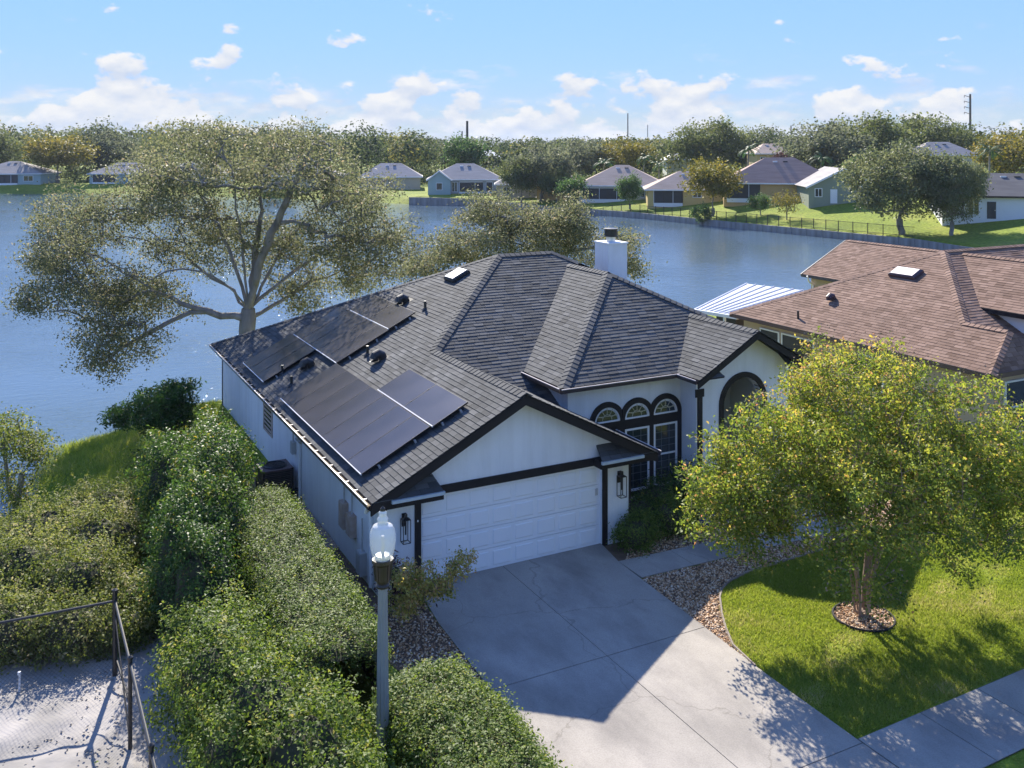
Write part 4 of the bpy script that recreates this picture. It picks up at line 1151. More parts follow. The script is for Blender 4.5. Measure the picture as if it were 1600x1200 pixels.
# beds
CUR = [(4.47, -6.0), (4.60, -5.21), (4.92, -4.62), (5.26, -4.09), (5.48, -3.8), (5.69, -3.51), (6.0, -3.22), (6.39, -3.01), (7.11, -2.84), (8.13, -2.80), (9.43, -2.75), (12.0, -2.7), (14.0, -2.4)]
bed_pts = [(4.70, -1.96)] + [(dr(v) + .005, v) for v in (-3.0, -4.5)] + CUR + [(14.0, -1.2), (11.62, -1.2), (11.62, -2.13)]
sheet('rock_bed', bed_pts, 0.010, M['soil'])
sheet('entry_bed', [(4.70, -0.96), (9.58, -1.18), (9.58, 1.28), (8.84, 1.28), (8.84, 1.98), (5.72, 1.98), (5.72, -.02), (4.86, -.02)], 0.010, M['soil'])
side_bed = [(-2.2, -0.3), (-1.0, -0.3), (-.1, -.05), (dl(-1.7) - .01, -1.7), (dl(-6.7) - .01, -6.7), (-.78, -8.4), (-1.5, -8.4), (-1.6, -3)]
sheet('side_bed', side_bed, 0.010, M['soil'])
sheet('mulch_strip', [(-2.4, -.3), (-.96, -.3), (-.96, 10), (-2.4, 10)], 0.008, M['soil'])
gx, gy = np.meshgrid(np.linspace(-13, -4.7, 110), np.linspace(-9.6, .55, 120))
rs = np.random.default_rng(9); hz0 = np.zeros_like(gx)
for f_, a_ in ((1.1, .035), (2.7, .022), (6.0, .014), (13., .008)):
    for _ in range(4):
        an = rs.uniform(0, 6.28); hz0 += a_ * np.sin(f_ * (gx * math.cos(an) + gy * math.sin(an)) + rs.uniform(0, 6.28)) * .5
ii = np.arange(119)[:, None] * 110; jj = np.arange(109)[None]
link_mesh('sand_lot', np_mesh('sand_lot', np.column_stack([gx.ravel(), gy.ravel(), (.06 + hz0).ravel()]), np.stack([ii + jj, ii + jj + 1, ii + 111 + jj, ii + 110 + jj], -1).reshape(-1, 4), M['sand'], smooth=True), kind='structure')

def inpoly(P, poly):
    poly = np.array(poly); ins = np.zeros(len(P), bool); j = len(poly) - 1
    for i in range(len(poly)):
        a, b = poly[i], poly[j]
        c = ((a[1] > P[:, 1]) != (b[1] > P[:, 1]))
        with np.errstate(divide='ignore', invalid='ignore'): xi = (b[0] - a[0]) * (P[:, 1] - a[1]) / (b[1] - a[1]) + a[0]
        ins ^= c & (P[:, 0] < xi); j = i
    return ins
def scatter(poly, dens, rng):
    poly = np.array(poly); lo, hi = poly.min(0), poly.max(0)
    n = int(dens * (hi - lo).prod()); P = rng.uniform(lo, hi, (n, 2)); return P[inpoly(P, poly)]
rg = np.random.default_rng(8)
TREE = (7.80, -5.55)
P = scatter(bed_pts, 700, rg)
stones('river_pebbles', np.column_stack([P, rg.uniform(.012, .03, len(P))]), 0.026, M['pebble'], rg).__setitem__('label', 'tan river pebbles filling the bed between drive, path and lawn')
P = scatter(side_bed, 420, rg); stones('side_pebbles', np.column_stack([P, rg.uniform(.012, .03, len(P))]), 0.028, M['pebble'], rg)['label'] = 'pebbles in the narrow bed left of the drive'
P = scatter([(4.95, -0.96), (9.58, -1.18), (9.58, 1.28), (5.74, 1.9), (5.74, 0)], 450, rg); stones('entry_pebbles', np.column_stack([P, rg.uniform(.012, .03, len(P))]), 0.026, M['pebble'], rg)['label'] = 'pebbles in the planting bed by the arched windows'
ring = [(TREE[0] + .62 * math.cos(a) * 1.0, TREE[1] - .05 + .62 * math.sin(a)) for a in np.linspace(0, 2 * math.pi, 25)[:-1]]
sheet('tree_ring_bed', ring, 0.012, M['soil'])
P = scatter(ring, 650, rg); stones('tree_ring_pebbles', np.column_stack([P, rg.uniform(.015, .04, len(P))]), 0.028, M['pebble'], rg)['label'] = 'pebbles in the round bed under the crape myrtle'
edge = mat('bed_edging', (0.16, 0.12, 0.10), (0.25, 0.20, 0.17), 3, .7)
MB().tube([(x, y, .03) for x, y in CUR], .028, 6).build('bed_edging', edge, None, label='curved brown edging strip between pebble bed and lawn', cat='edging')
MB().tube([(x, y, .04) for x, y in ring + ring[:1]], .025, 6).build('ring_edging', M['black_trim'], None, label='dark round edging at the foot of the crape myrtle', cat='edging')
# lawn blades
lawn_poly = [(4.46, -8.47), (24, -8.1), (24, -2.0), (14.0, -2.35)] + CUR[::-1][1:]
def blades(poly, dens, h, seed, name, label, hole=None, slope=False):
    r = np.random.default_rng(seed)
    P = scatter(poly, dens, r)
    if hole is not None: P = P[np.linalg.norm(P - np.array(hole), axis=1) > .63]
    n = len(P)
    f1 = np.sin(P[:, 0] * 1.3 + 2 * np.sin(P[:, 1] * .9)) + np.sin(P[:, 1] * 1.7 + P[:, 0] * .6) + .7 * np.sin(P[:, 0] * 4.1 + P[:, 1] * 3.3)
    z = ground_z(P) if slope else np.zeros(n)
    hh = h * r.uniform(.5, 1.4, n) * (1 + .15 * f1)
    a = r.uniform(0, 6.28, n); wv = .0075 * r.uniform(.7, 1.6, n)
    lean = r.normal(0, .6, (n, 2)) * hh[:, None]
    b0 = np.column_stack([P[:, 0] - wv * np.cos(a), P[:, 1] - wv * np.sin(a), z]); b1 = np.column_stack([P[:, 0] + wv * np.cos(a), P[:, 1] + wv * np.sin(a), z])
    tp = np.column_stack([P + lean, z + hh])
    V = np.stack([b0, b1, tp], 1).reshape(-1, 3)
    f2 = np.sin(P[:, 0] * .83 + 1.9 * np.sin(P[:, 1] * .57 + 1)) * np.sin(P[:, 1] * 1.1 + 1.3 * np.sin(P[:, 0] * .7)) + .5 * np.sin(P[:, 0] * 2.9 - P[:, 1] * 2.3) * np.sin(P[:, 1] * 3.7)
    worn = np.clip((f2 - .62) * 1.6, 0, .5)
    keep = r.random(n) > worn * .9
    tint = np.clip(.42 + .12 * f1 + worn * .7 + r.normal(0, .19, n), 0, 1)
    V = V.reshape(n, 3, 3)[keep].reshape(-1, 3); tint = tint[keep]; n = int(keep.sum())
    me = np_mesh(name, V, np.arange(3 * n).reshape(-1, 3), M['grass_blade'], tint)
    link_mesh(name, me, kind='stuff', label=label)
blades([(4.47, -8.45), (13.5, -8.28), (13.5, -2.4)] + CUR[::-1][2:], 3300, .055, 21, 'lawn_grass', 'short sunlit lawn around the crape myrtle', TREE)
blades([(13.5, -8.28), (26, -8.05), (26, -1.2), (13.5, -2.4)], 1200, .06, 22, 'side_lawn_grass', 'lawn in front of the brown-roofed neighbour')
blades([(6.5, -10.1), (20, -9.9), (20, -12.5), (6.5, -12.5)], 1200, .06, 23, 'verge_grass', 'grass verge beyond the pavement')
blades([(-7.4, 14), (-1.1, 10.2), (-1.1, 18.5), (1.5, 24.0), (-3.6, 22.8), (-6.6, 21.8), (-7.6, 18)], 520, .16, 24, 'bank_grass', 'rough grass on the lake bank behind the house', slope=True)

# ------------------------------------------------------------------ black chain-link fence
def chain_fence():
    t = empty('chain_link_fence', (-6.4, -.74, 0), 0, 'black chain-link fence cornering round the sandy lot', 'fence')
    zt = 1.45
    def post(x, y, r=.035, top=1.5):
        MB().tube([(x, y, -.05), (x, y, top)], r, 8).lathe([(r + .012, top), (r + .012, top + .04), (0, top + .07)], (x, y, 0), 8).build('post', M['black_metal'], t)
    post(0, 0, .045, 1.62); post(.02, -2.4); post(.03, -5.0); post(-2.6, .10); post(-5.2, .2); post(.04, -7.6)
    MB().tube([(0, 0, zt), (.02, -2.4, zt - .02), (.03, -5.0, zt - .03), (.04, -7.8, zt - .03)], .026, 8).build('top_rail', M['black_metal'], t)
    MB().tube([(0, 0, zt), (-2.6, .10, zt), (-5.2, .2, zt)], .026, 8).build('top_rail', M['black_metal'], t)
    MB().tube([(.03, -.05, .35), (.16, -1.1, .02)], .02, 6).tube([(0, -.06, 1.2), (.02, -2.4, .1)], .014, 6).build('brace', M['black_metal'], t)
    wire = MB()
    def mesh_run(p, q):
        p, q = Vector(p), Vector(q); L = (q - p).length; s = .075; d = (q - p).normalized(); n = int((L + 1.4) / s)
        for k in range(n):
            for sg in (0, 1):
                a0 = k * s - 1.4 if sg == 0 else k * s; z0, z1 = .03, 1.43
                x0, x1 = (a0, a0 + 1.4) if sg == 0 else (a0, a0 - 1.4)
                # clip to the run
                pts = []
                for x, z in ((x0, z0), (x1, z1)): pts.append([x, z])
                (xa, za), (xb, zb) = pts
                def cl(xa, za, xb, zb, lim):
                    t_ = (lim - xa) / (xb - xa); return lim, za + (zb - za) * t_
                if max(xa, xb) <= 0 or min(xa, xb) >= L: continue
                if xa < 0: xa, za = cl(xa, za, xb, zb, 0)
                if xb < 0: xb, zb = cl(xa, za, xb, zb, 0)
                if xa > L: xa, za = cl(xa, za, xb, zb, L)
                if xb > L: xb, zb = cl(xa, za, xb, zb, L)
                a, b = p + d * xa + Vector((0, 0, za)), p + d * xb + Vector((0, 0, zb))
                w = Vector((0, 0, .0024)); nn = len(wire.v)
                o2 = d * .0024
                wire.v += [tuple(a - o2), tuple(a + o2), tuple(b + o2), tuple(b - o2)]; wire.f.append((nn, nn + 1, nn + 2, nn + 3))
    mesh_run((0, 0, 0), (.03, -5.0, 0)); mesh_run((.03, -5, 0), (.04, -7.8, 0)); mesh_run((0, 0, 0), (-2.6, .1, 0)); mesh_run((-2.6, .1, 0), (-5.2, .2, 0))
    wire.build('wire_mesh', M['black_metal'], t, kind='stuff')
chain_fence()
for (u, v, lab) in ((-7.99, -.62, 'white marker stake standing in the sand near the fence corner'),):
    s = MB().tube([(0, 0, 0), (.01, 0, .42)], .018, 8).lathe([(.03, .42), (.03, .47), (0, .48)], n=8).build('marker_stake', M['roof_white'], None, label=lab, cat='stake'); s.location = (u, v, 0.0)
r_ = np.random.default_rng(4)
P = scatter([(-12, -0.5), (-5.3, -.4), (-5.3, -3), (-12, -8)], 40, r_); stones('sand_clods', np.column_stack([P, np.full(len(P), .06)]), .025, M['sand'], r_)['label'] = 'clods and pebbles lying on the white sand'

# ------------------------------------------------------------------ shrubs and hedges
def bush(name, label, cat, ells, n, size, mat_, seed, group=None, tint=(.45, .2), up=.5, aspect=.5, lump=.16, core=.80, stems=None, fill=.3):
    """leaf canopy over a union of lumpy ellipsoids, on a dark twig mass with stems down to the ground"""
    r = np.random.default_rng(seed)
    base = np.array([np.mean([e[0] for e in ells]), np.mean([e[1] for e in ells])])
    z0 = gz(*base)
    t = empty(name, (base[0], base[1], z0), 0, label, cat, group)
    off = np.array([base[0], base[1], z0])
    E = np.array(ells, float)
    area = (E[:, 3] * E[:, 4] + E[:, 4] * E[:, 5] + E[:, 3] * E[:, 5]); pr = area / area.sum()
    C = []; NN = []; TT = []; tot = 0
    ph = r.uniform(0, 6.28, (len(E), 9))
    while tot < n:
        m = n * 2
        k = r.choice(len(E), m, p=pr); d = unit(r.normal(size=(m, 3)))
        e = E[k]
        q = np.sin(d[:, 0] * 7 + ph[k, 0]) * np.sin(d[:, 1] * 7 + ph[k, 1]) + np.sin(d[:, 2] * 8 + ph[k, 2] + d[:, 0] * 4) + .6 * np.sin(d[:, 0] * 17 + d[:, 1] * 13 + ph[k, 3]) * np.sin(d[:, 2] * 15 + ph[k, 4])
        s = 1 + lump * q * .6 - np.abs(r.normal(0, 1, m)) * fill * .32 + (r.random(m) < .04) * r.uniform(0, .12, m)
        p = e[:, :3] + d * e[:, 3:] * s[:, None]
        keep = p[:, 2] > z0 + .03
        for i in range(len(E)):
            qn = (((p - E[i, :3]) / E[i, 3:]) ** 2).sum(1); keep &= (qn > .66) | (k == i)
        p, d, q, k = p[keep], d[keep], q[keep], k[keep]
        C.append(p); NN.append(d / e[keep][:, 3:]); TT.append(q); tot += len(p)
    C = np.concatenate(C)[:n]; NN = unit(np.concatenate(NN)[:n]); TT = np.concatenate(TT)[:n]
    per = 22; nc = n // per; pk = r.choice(n, nc, replace=False)
    cc, cn, ct = C[pk], NN[pk], TT[pk]
    cc = cc + cn * r.uniform(-.10, .06, (nc, 1)) * (size / .055)
    sp = size * r.uniform(1.0, 2.1, (nc, 1))
    C = np.repeat(cc, per, 0) + r.normal(size=(nc * per, 3)) * np.repeat(sp, per, 0)
    sh = r.random(nc) < .13                                   # young shoots that stand out of the outline
    out = unit(cn * .7 + np.array([0, 0, .9]) + r.normal(0, .35, cn.shape)) * r.uniform(.12, .42, (nc, 1)) * sh[:, None]
    along = r.random(nc * per)[:, None]
    C = np.where(np.repeat(sh, per)[:, None], np.repeat(cc, per, 0) + np.repeat(out, per, 0) * along + r.normal(0, size * .5, C.shape), C)
    nr = np.repeat(cn, per, 0) * .8 + r.normal(0, .6, C.shape) + np.array([0, 0, up])
    ctn = tint[0] + tint[1] * (.35 * ct + r.normal(0, .75, nc)) + sh * .15
    tn = np.clip(np.repeat(ctn, per) + r.normal(0, .09, nc * per), 0, .97); tn = np.where(r.random(len(tn)) < .02, 1.0, tn)
    inn = r.random(nc * per) < .16
    mid = np.repeat(cn, per, 0) * r.uniform(.1, .38, (nc * per, 1)); C = np.where(inn[:, None], C - mid, C)
    size = np.repeat(size * r.uniform(.75, 1.4, nc), per)
    C[:, 2] = np.maximum(C[:, 2], z0 + .02)
    me = leaf_mesh('foliage', C - off, nr, size, mat_, tn, aspect, r)
    link_mesh('foliage', me, t)
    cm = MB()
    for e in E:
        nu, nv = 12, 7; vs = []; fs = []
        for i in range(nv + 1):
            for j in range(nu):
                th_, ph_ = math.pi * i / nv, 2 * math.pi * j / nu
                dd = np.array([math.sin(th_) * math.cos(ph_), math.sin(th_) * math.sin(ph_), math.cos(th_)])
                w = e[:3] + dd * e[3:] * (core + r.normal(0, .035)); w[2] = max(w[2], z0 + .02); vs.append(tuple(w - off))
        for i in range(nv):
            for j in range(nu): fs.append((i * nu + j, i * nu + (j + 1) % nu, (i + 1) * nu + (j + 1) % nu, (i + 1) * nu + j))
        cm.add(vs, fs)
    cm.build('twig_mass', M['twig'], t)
    st = MB()
    for e in E[:stems or 4]:
        p = e[:3] - off
        st.tube([(p[0] * .7, p[1] * .7, -.1), (p[0], p[1], max(.2, p[2]))], [.05, .025], 6)
    st.build('stem', M['bark'], t)
    return t

def box_hedge(name, label, path, hw, h, n, size, mat_, seed, tint=(.5, .22), wob=.05, pw=.38):
    """clipped hedge: leaves over a rounded-box section swept along a path"""
    r = np.random.default_rng(seed)
    P = np.array(path, float); L = np.concatenate([[0], np.cumsum(np.linalg.norm(np.diff(P, axis=0), axis=1))])
    o = np.array([*P.mean(0), 0.0]); t = empty(name, tuple(o), 0, label, 'hedge')
    def at(s, phi, sc, endr=.45):
        c = np.column_stack([np.interp(s, L, P[:, k]) for k in (0, 1)])
        d = np.column_stack([np.interp(s + .05, L, P[:, k]) - np.interp(s - .05, L, P[:, k]) for k in (0, 1)]); d = d / np.linalg.norm(d, axis=1, keepdims=True)
        side = np.column_stack([d[:, 1], -d[:, 0]])
        e = np.clip(np.minimum(s, L[-1] - s) / endr, 0, 1); rnd = np.sqrt(1 - (1 - e) ** 2) * .6 + .4 * (e > 0)
        # phi runs 0..3: up one side, across the top, down the other
        p = 2 / pw
        xs = np.where(phi < 1, 1.0, np.where(phi < 2, 3 - 2 * phi, -1.0)); zs = np.where(phi < 1, phi, np.where(phi < 2, 1.0, 3 - phi))
        nrm = (np.abs(xs) ** p + np.abs(zs) ** p) ** (1 / p); xs, zs = xs / nrm, zs / nrm
        x = xs * hw * sc * rnd; z = zs * h * sc * (.55 + .45 * rnd)
        W = np.column_stack([c + side * x[:, None], z])
        Nn = np.column_stack([side * (np.sign(xs) * np.abs(xs) ** (p - 1))[:, None], np.abs(zs) ** (p - 1)])
        return W, Nn
    s = r.uniform(0, L[-1], n); k = r.random(n)
    phi = np.where(k < .5, r.uniform(1, 2, n), np.where(k < .75, r.uniform(.02, 1, n), r.uniform(2, 2.98, n)))
    q = np.sin(s * 1.9 + 2.2 * phi) * np.sin(phi * 2.7 + s) + .7 * np.sin(s * 6.1 + 5 * phi) * np.sin(phi * 9 - 2 * s) + .6 * np.sin(s * 15 - phi * 17) * np.sin(s * 11 + phi * 23)
    sc = 1 + wob * .5 * q - np.abs(r.normal(0, .06, n)) + (r.random(n) < .05) * r.uniform(0, .1, n)
    C, Nn = at(s, phi, sc)
    per = 12; nc = n // per; C, Nn, q = C[:nc], Nn[:nc], q[:nc]
    Cl = np.repeat(C, per, 0) + r.normal(size=(nc * per, 3)) * np.repeat(size * r.uniform(.7, 1.5, (nc, 1)), per, 0)
    sh = r.random(nc) < .08
    out = (Nn * .4 + np.array([0, 0, 1.0]) + r.normal(0, .3, Nn.shape)) * r.uniform(.06, .2, (nc, 1)) * sh[:, None]
    Cl = Cl + np.repeat(out, per, 0) * r.random(nc * per)[:, None]
    tn = np.clip(np.repeat(tint[0] + tint[1] * (.3 * q + r.normal(0, .75, nc)), per) + r.normal(0, .1, nc * per), 0, .97); tn = np.where(r.random(len(tn)) < .02, 1.0, tn)
    Nl = np.repeat(Nn, per, 0); Cl[:, 2] = np.maximum(Cl[:, 2], .02)
    link_mesh('foliage', leaf_mesh('foliage', Cl - o, Nl + r.normal(0, .55, Nl.shape) + np.array([0, 0, .5]), np.repeat(size * r.uniform(.75, 1.35, nc), per), mat_, tn, .5, r), t)
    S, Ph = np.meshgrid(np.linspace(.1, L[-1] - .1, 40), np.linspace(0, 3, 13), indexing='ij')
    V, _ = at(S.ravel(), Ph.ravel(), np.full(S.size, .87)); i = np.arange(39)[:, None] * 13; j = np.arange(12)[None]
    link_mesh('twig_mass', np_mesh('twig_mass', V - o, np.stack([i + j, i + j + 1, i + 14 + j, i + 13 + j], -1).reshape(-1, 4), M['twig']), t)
    return t
box_hedge('clipped_hedge', 'long clipped hedge with a flat sunlit top along the left wall', [(-2.75, 4.2), (-2.85, 1.5), (-2.95, -1.5), (-3.05, -4.2)], .92, 1.42, 62000, .05, M['leaf_hedge'], 31, tint=(.47, .22))
box_hedge('clipped_hedge', 'low rounded hedge between the street lamp and the drive', [(-2.15, -4.9), (-1.95, -6.2), (-1.95, -7.6), (-2.1, -9.0)], .95, 1.25, 42000, .05, M['leaf_hedge'], 32, wob=.045, pw=.5)
bush('leafy_shrub', 'large loose shrub between the sandy lot and the street lamp', 'shrub', [(-4.9, -2.4, .9, .9, .9, .95), (-5.1, -3.7, .95, .95, 1.0, 1.0), (-4.7, -5.0, .95, 1.0, 1.0, 1.05), (-4.3, -6.3, .9, .95, 1.0, 1.0), (-4.1, -7.5, .8, .9, .9, .9), (-3.8, -4.0, .7, .6, .9, .8), (-5.3, -5.6, .8, .6, .8, .8)], 52000, .058, M['leaf_hedge'], 33, tint=(.45, .25), up=.5, lump=.2, core=.64)
bush('tall_shrub', 'tall dark green shrub beside the air conditioner', 'shrub', [(-3.6, 4.6, 1.45, .9, 1.1, 1.45), (-4.2, 3.2, 1.4, .8, .9, 1.55), (-3.4, 6.2, 1.3, .85, .9, 1.4), (-4.6, 1.7, 1.3, .65, .8, 1.5), (-4.6, 5.3, 1.3, .75, 1.0, 1.5), (-3.8, 2.3, 1.2, .55, .8, 1.1)], 50000, .070, M['leaf_dark'], 34, tint=(.45, .25), up=.4, lump=.22, core=.64)
bush('tall_shrub', 'dark shadowed shrub column behind the fence corner', 'shrub', [(-5.15, .6, 1.1, .55, .7, 1.65), (-5.0, -.5, 1.0, .5, .7, 1.5), (-4.5, .2, .9, .6, .7, 1.3)], 15000, .062, M['leaf_dark'], 35, tint=(.35, .2), lump=.2, core=.64)
bush('leafy_shrub', 'green and yellow shrub between the tall shrub and the lake bank', 'shrub', [(-3.6, 8.2, .7, .9, 1.0, 1.0), (-4.3, 9.6, .5, .9, .9, .9), (-3.3, 9.6, .5, .8, .9, .8)], 17000, .07, M['leaf_hedge'], 36, tint=(.55, .25), lump=.22, core=.64)
for k, (u, v, s, lab) in enumerate(((-6.9, 2.2, 1.05, 'olive scrub bush just behind the fence rail'), (-7.9, 3.4, 1.1, 'olive scrub bush at the left edge behind the fence'), (-6.3, 4.4, 1.05, 'olive scrub bush against the tall dark shrub'), (-7.3, 6.0, 1.15, 'pale olive bush in the middle of the scrub'), (-6.0, 7.0, 1.0, 'yellowish bush between the scrub and the tall shrub'), (-8.0, 7.6, .95, 'olive bush beside the thin tree at the water'), (-5.9, 1.3, .7, 'small bush touching the fence corner post'), (-7.1, .55, .8, 'low scrub bush directly behind the left fence rail'), (-8.3, 1.0, .95, 'low scrub bush in the lower left corner of the scrub'), (-6.2, .35, .55, 'lowest scrub bush beside the fence corner post'), (-7.7, 9.6, .9, 'scrub bush at the top of the lake bank'))):
    g0 = gz(u, v)
    bush('scrub_bush', lab, 'bush', [(u, v, g0 + .55 * s, .95 * s, .9 * s, .8 * s), (u - .5 * s, v + .4, g0 + .5 * s, .7 * s, .7 * s, .65 * s), (u + .5 * s, v + .25, g0 + .45 * s, .65 * s, .7 * s, .65 * s)], 9500, .06, M['leaf_olive'], 40 + k, 'scrub bushes beyond the sandy lot', tint=(.5 + .06 * (k % 3 - 1), .25), lump=.25, core=.62)
# planting by the arched windows
for k, (u, v, s, h, mt, lab) in enumerate(((5.55, -.55, .42, .55, 'leaf_hedge', 'small light green shrub at the foot of the right garage pier'), (6.15, .25, .55, .62, 'leaf_dark', 'dark green shrub below the middle arched window'), (6.75, -.25, .45, .62, 'leaf_hedge', 'feathery bright green shrub nearest the entry path'), (7.25, .75, .6, .65, 'leaf_dark', 'dark green shrub below the right arched window'), (7.95, .45, .6, .95, 'leaf_dark', 'tall dark shrub behind the blue pot'))):
    s, h = s * 1.2, h * 1.3
    bush('bed_shrub', lab, 'shrub', [(u, v, h * .55, s, s * .9, h * .6), (u + .25, v + .15, h * .5, s * .8, s * .8, h * .5)], 5600, .055, M[mt], 60 + k, 'shrubs in the entry bed', lump=.25, core=.72)
def croton(u, v):
    r = np.random.default_rng(70)
    t = empty('croton_shrub', (u, v, 0), 0, 'sparse yellow-leaved shrub beside the garage door, leaning over the drive', 'shrub')
    sk = Skeleton(r); sk.chain([(0, 0, 0), (0, 0, .25)], None, .12, .01)
    tg, _ = in_ellipsoids(85, [(-.1, .1, 1.05, .5, .5, .4), (.45, .0, 1.0, .55, .35, .35), (.95, .15, 1.2, .35, .25, .25), (-.4, -.1, .8, .3, .4, .35)], r)
    tips = sk.grow(tg, .15, .1, .015); rad = sk.radii(.006, .42, .04)
    link_mesh('branches', sk.mesh('branches', M['crape_bark'], rad, 5), t)
    C, Nn, b = clump_leaves(np.array([sk.p[i] for i in tips]), 52, .085, r)
    link_mesh('foliage', leaf_mesh('foliage', C, Nn, .07, M['leaf_croton'], np.clip(.5 * b + r.normal(.25, .2, len(C)), 0, 1), .45, r), t)
croton(-.72, -1.9)
bush('red_shrub', 'small dark red shrub at the left foot of the garage door', 'shrub', [(-.75, -.55, .6, .22, .22, .5), (-.6, -.7, .4, .2, .2, .35)], 900, .09, M['leaf_red'], 71, core=.5, aspect=.35)
def pot(u, v):
    t = empty('blue_pot', (u, v, 0.01), 0, 'glazed blue plant pot beside the entry path', 'pot')
    MB().lathe([(0, 0), (.13, 0), (.21, .14), (.235, .26), (.20, .37), (.185, .40), (.215, .42), (.215, .45), (.175, .45), (.16, .38), (0, .37)], n=24).build('vessel', M['blue_pot'], t, smooth=True)
    MB().lathe([(0, .385), (.165, .385)], n=18).build('soil', M['soil'], t)
    r = np.random.default_rng(72); n = 260
    d = unit(r.normal(size=(n, 3)) + np.array([0, 0, .6])); C = d * r.uniform(.05, .32, (n, 1)) + np.array([0, 0, .5]); C[:, 2] = np.maximum(C[:, 2], .4)
    link_mesh('plant', leaf_mesh('plant', C, d + r.normal(0, .4, d.shape), .09, M['leaf_croton'], r.uniform(0, .5, n), .35, r), t)
pot(7.85, -.43)

# ------------------------------------------------------------------ trees near the house
def crape_myrtle(u, v):
    r = np.random.default_rng(81)
    t = empty('crape_myrtle', (u, v, 0), 0, 'multi-stemmed crape myrtle turning yellow on the front lawn', 'tree')
    sk = Skeleton(r); base = sk.chain([(0, 0, -.05), (0, 0, .06)], None, .1, 0)
    ends = []
    for a, l in ((0.3, .38), (1.4, .42), (2.5, .40), (3.6, .44), (4.6, .36), (5.6, .42)):
        x, y = math.cos(a), math.sin(a)
        ends.append(sk.chain([(x * .13, y * .13, .12), (x * .20, y * .20, .8), (x * l, y * l, 1.55), (x * l * 2.3, y * l * 2.3, 2.5)], base, .22, .018))
    ells = [(0.3, -.1, 3.6, 2.7, 2.7, 1.8), (-1.8, 1.0, 3.0, 1.4, 1.4, 1.15), (2.0, -1.1, 3.8, 1.6, 1.5, 1.25), (-2.1, 1.0, 2.6, 1.2, 1.2, 1.0), (3.0, -1.5, 3.1, 1.3, 1.3, 1.1), (1.4, 1.5, 4.2, 1.6, 1.4, 1.1), (-1.3, .8, 2.7, 1.8, 1.6, 1.3), (1.4, -1.0, 2.8, 1.9, 1.7, 1.35), (-2.2, 1.2, 2.4, .9, .9, .9), (2.1, .6, 2.9, 1.7, 1.6, 1.3), (.4, .5, 4.9, 1.5, 1.5, .95), (-1.3, -.9, 2.9, 1.5, 1.3, 1.2), (2.6, -1.6, 2.4, 1.0, 1.0, .95), (.9, 1.6, 3.4, 1.7, 1.5, 1.5), (-2.6, .9, 2.1, 1.15, 1.1, .85), (-2.7, 1.2, 2.75, 1.0, 1.0, .8), (-1.95, 1.02, 3.25, 1.5, 1.4, 1.15), (-1.0, .5, 4.0, 1.4, 1.4, .9), (-1.7, -1.7, 2.3, 1.2, 1.0, .9), (.6, -2.0, 2.4, 1.4, 1.1, .9), (3.0, .2, 2.3, 1.2, 1.1, .9)]
    tg, kk = in_ellipsoids(1350, ells, r, .25)
    tg = tg[tg[:, 2] > 1.45]
    tips = sk.grow(tg, .28, .10, .02); rad = sk.radii(.0055, .40, .085)
    rad[:8] = np.maximum(rad[:8], .07)
    link_mesh('trunk', sk.mesh('trunk', M['crape_bark'], rad, 7), t)
    TP = np.array([sk.p[i] for i in tips])
    C, Nn, b = clump_leaves(TP, 64, .135, r, .6, .8)
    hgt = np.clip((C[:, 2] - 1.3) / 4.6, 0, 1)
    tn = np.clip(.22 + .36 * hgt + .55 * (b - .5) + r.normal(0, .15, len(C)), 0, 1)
    tn = np.where(r.random(len(C)) < .05, r.uniform(.85, 1, len(C)), tn)
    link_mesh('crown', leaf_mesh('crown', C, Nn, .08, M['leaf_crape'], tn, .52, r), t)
    top = TP[(TP[:, 2] > 4.3) | (r.random(len(TP)) < .18)]
    C2 = np.repeat(top, 16, 0) + r.normal(0, .10, (len(top) * 16, 3)) + np.array([0, 0, .14])
    tri = leaf_mesh('seed_heads', C2, r.normal(size=C2.shape), .04, M['seed'], None, .8, r); link_mesh('seed_heads', tri, t)
crape_myrtle(*TREE)

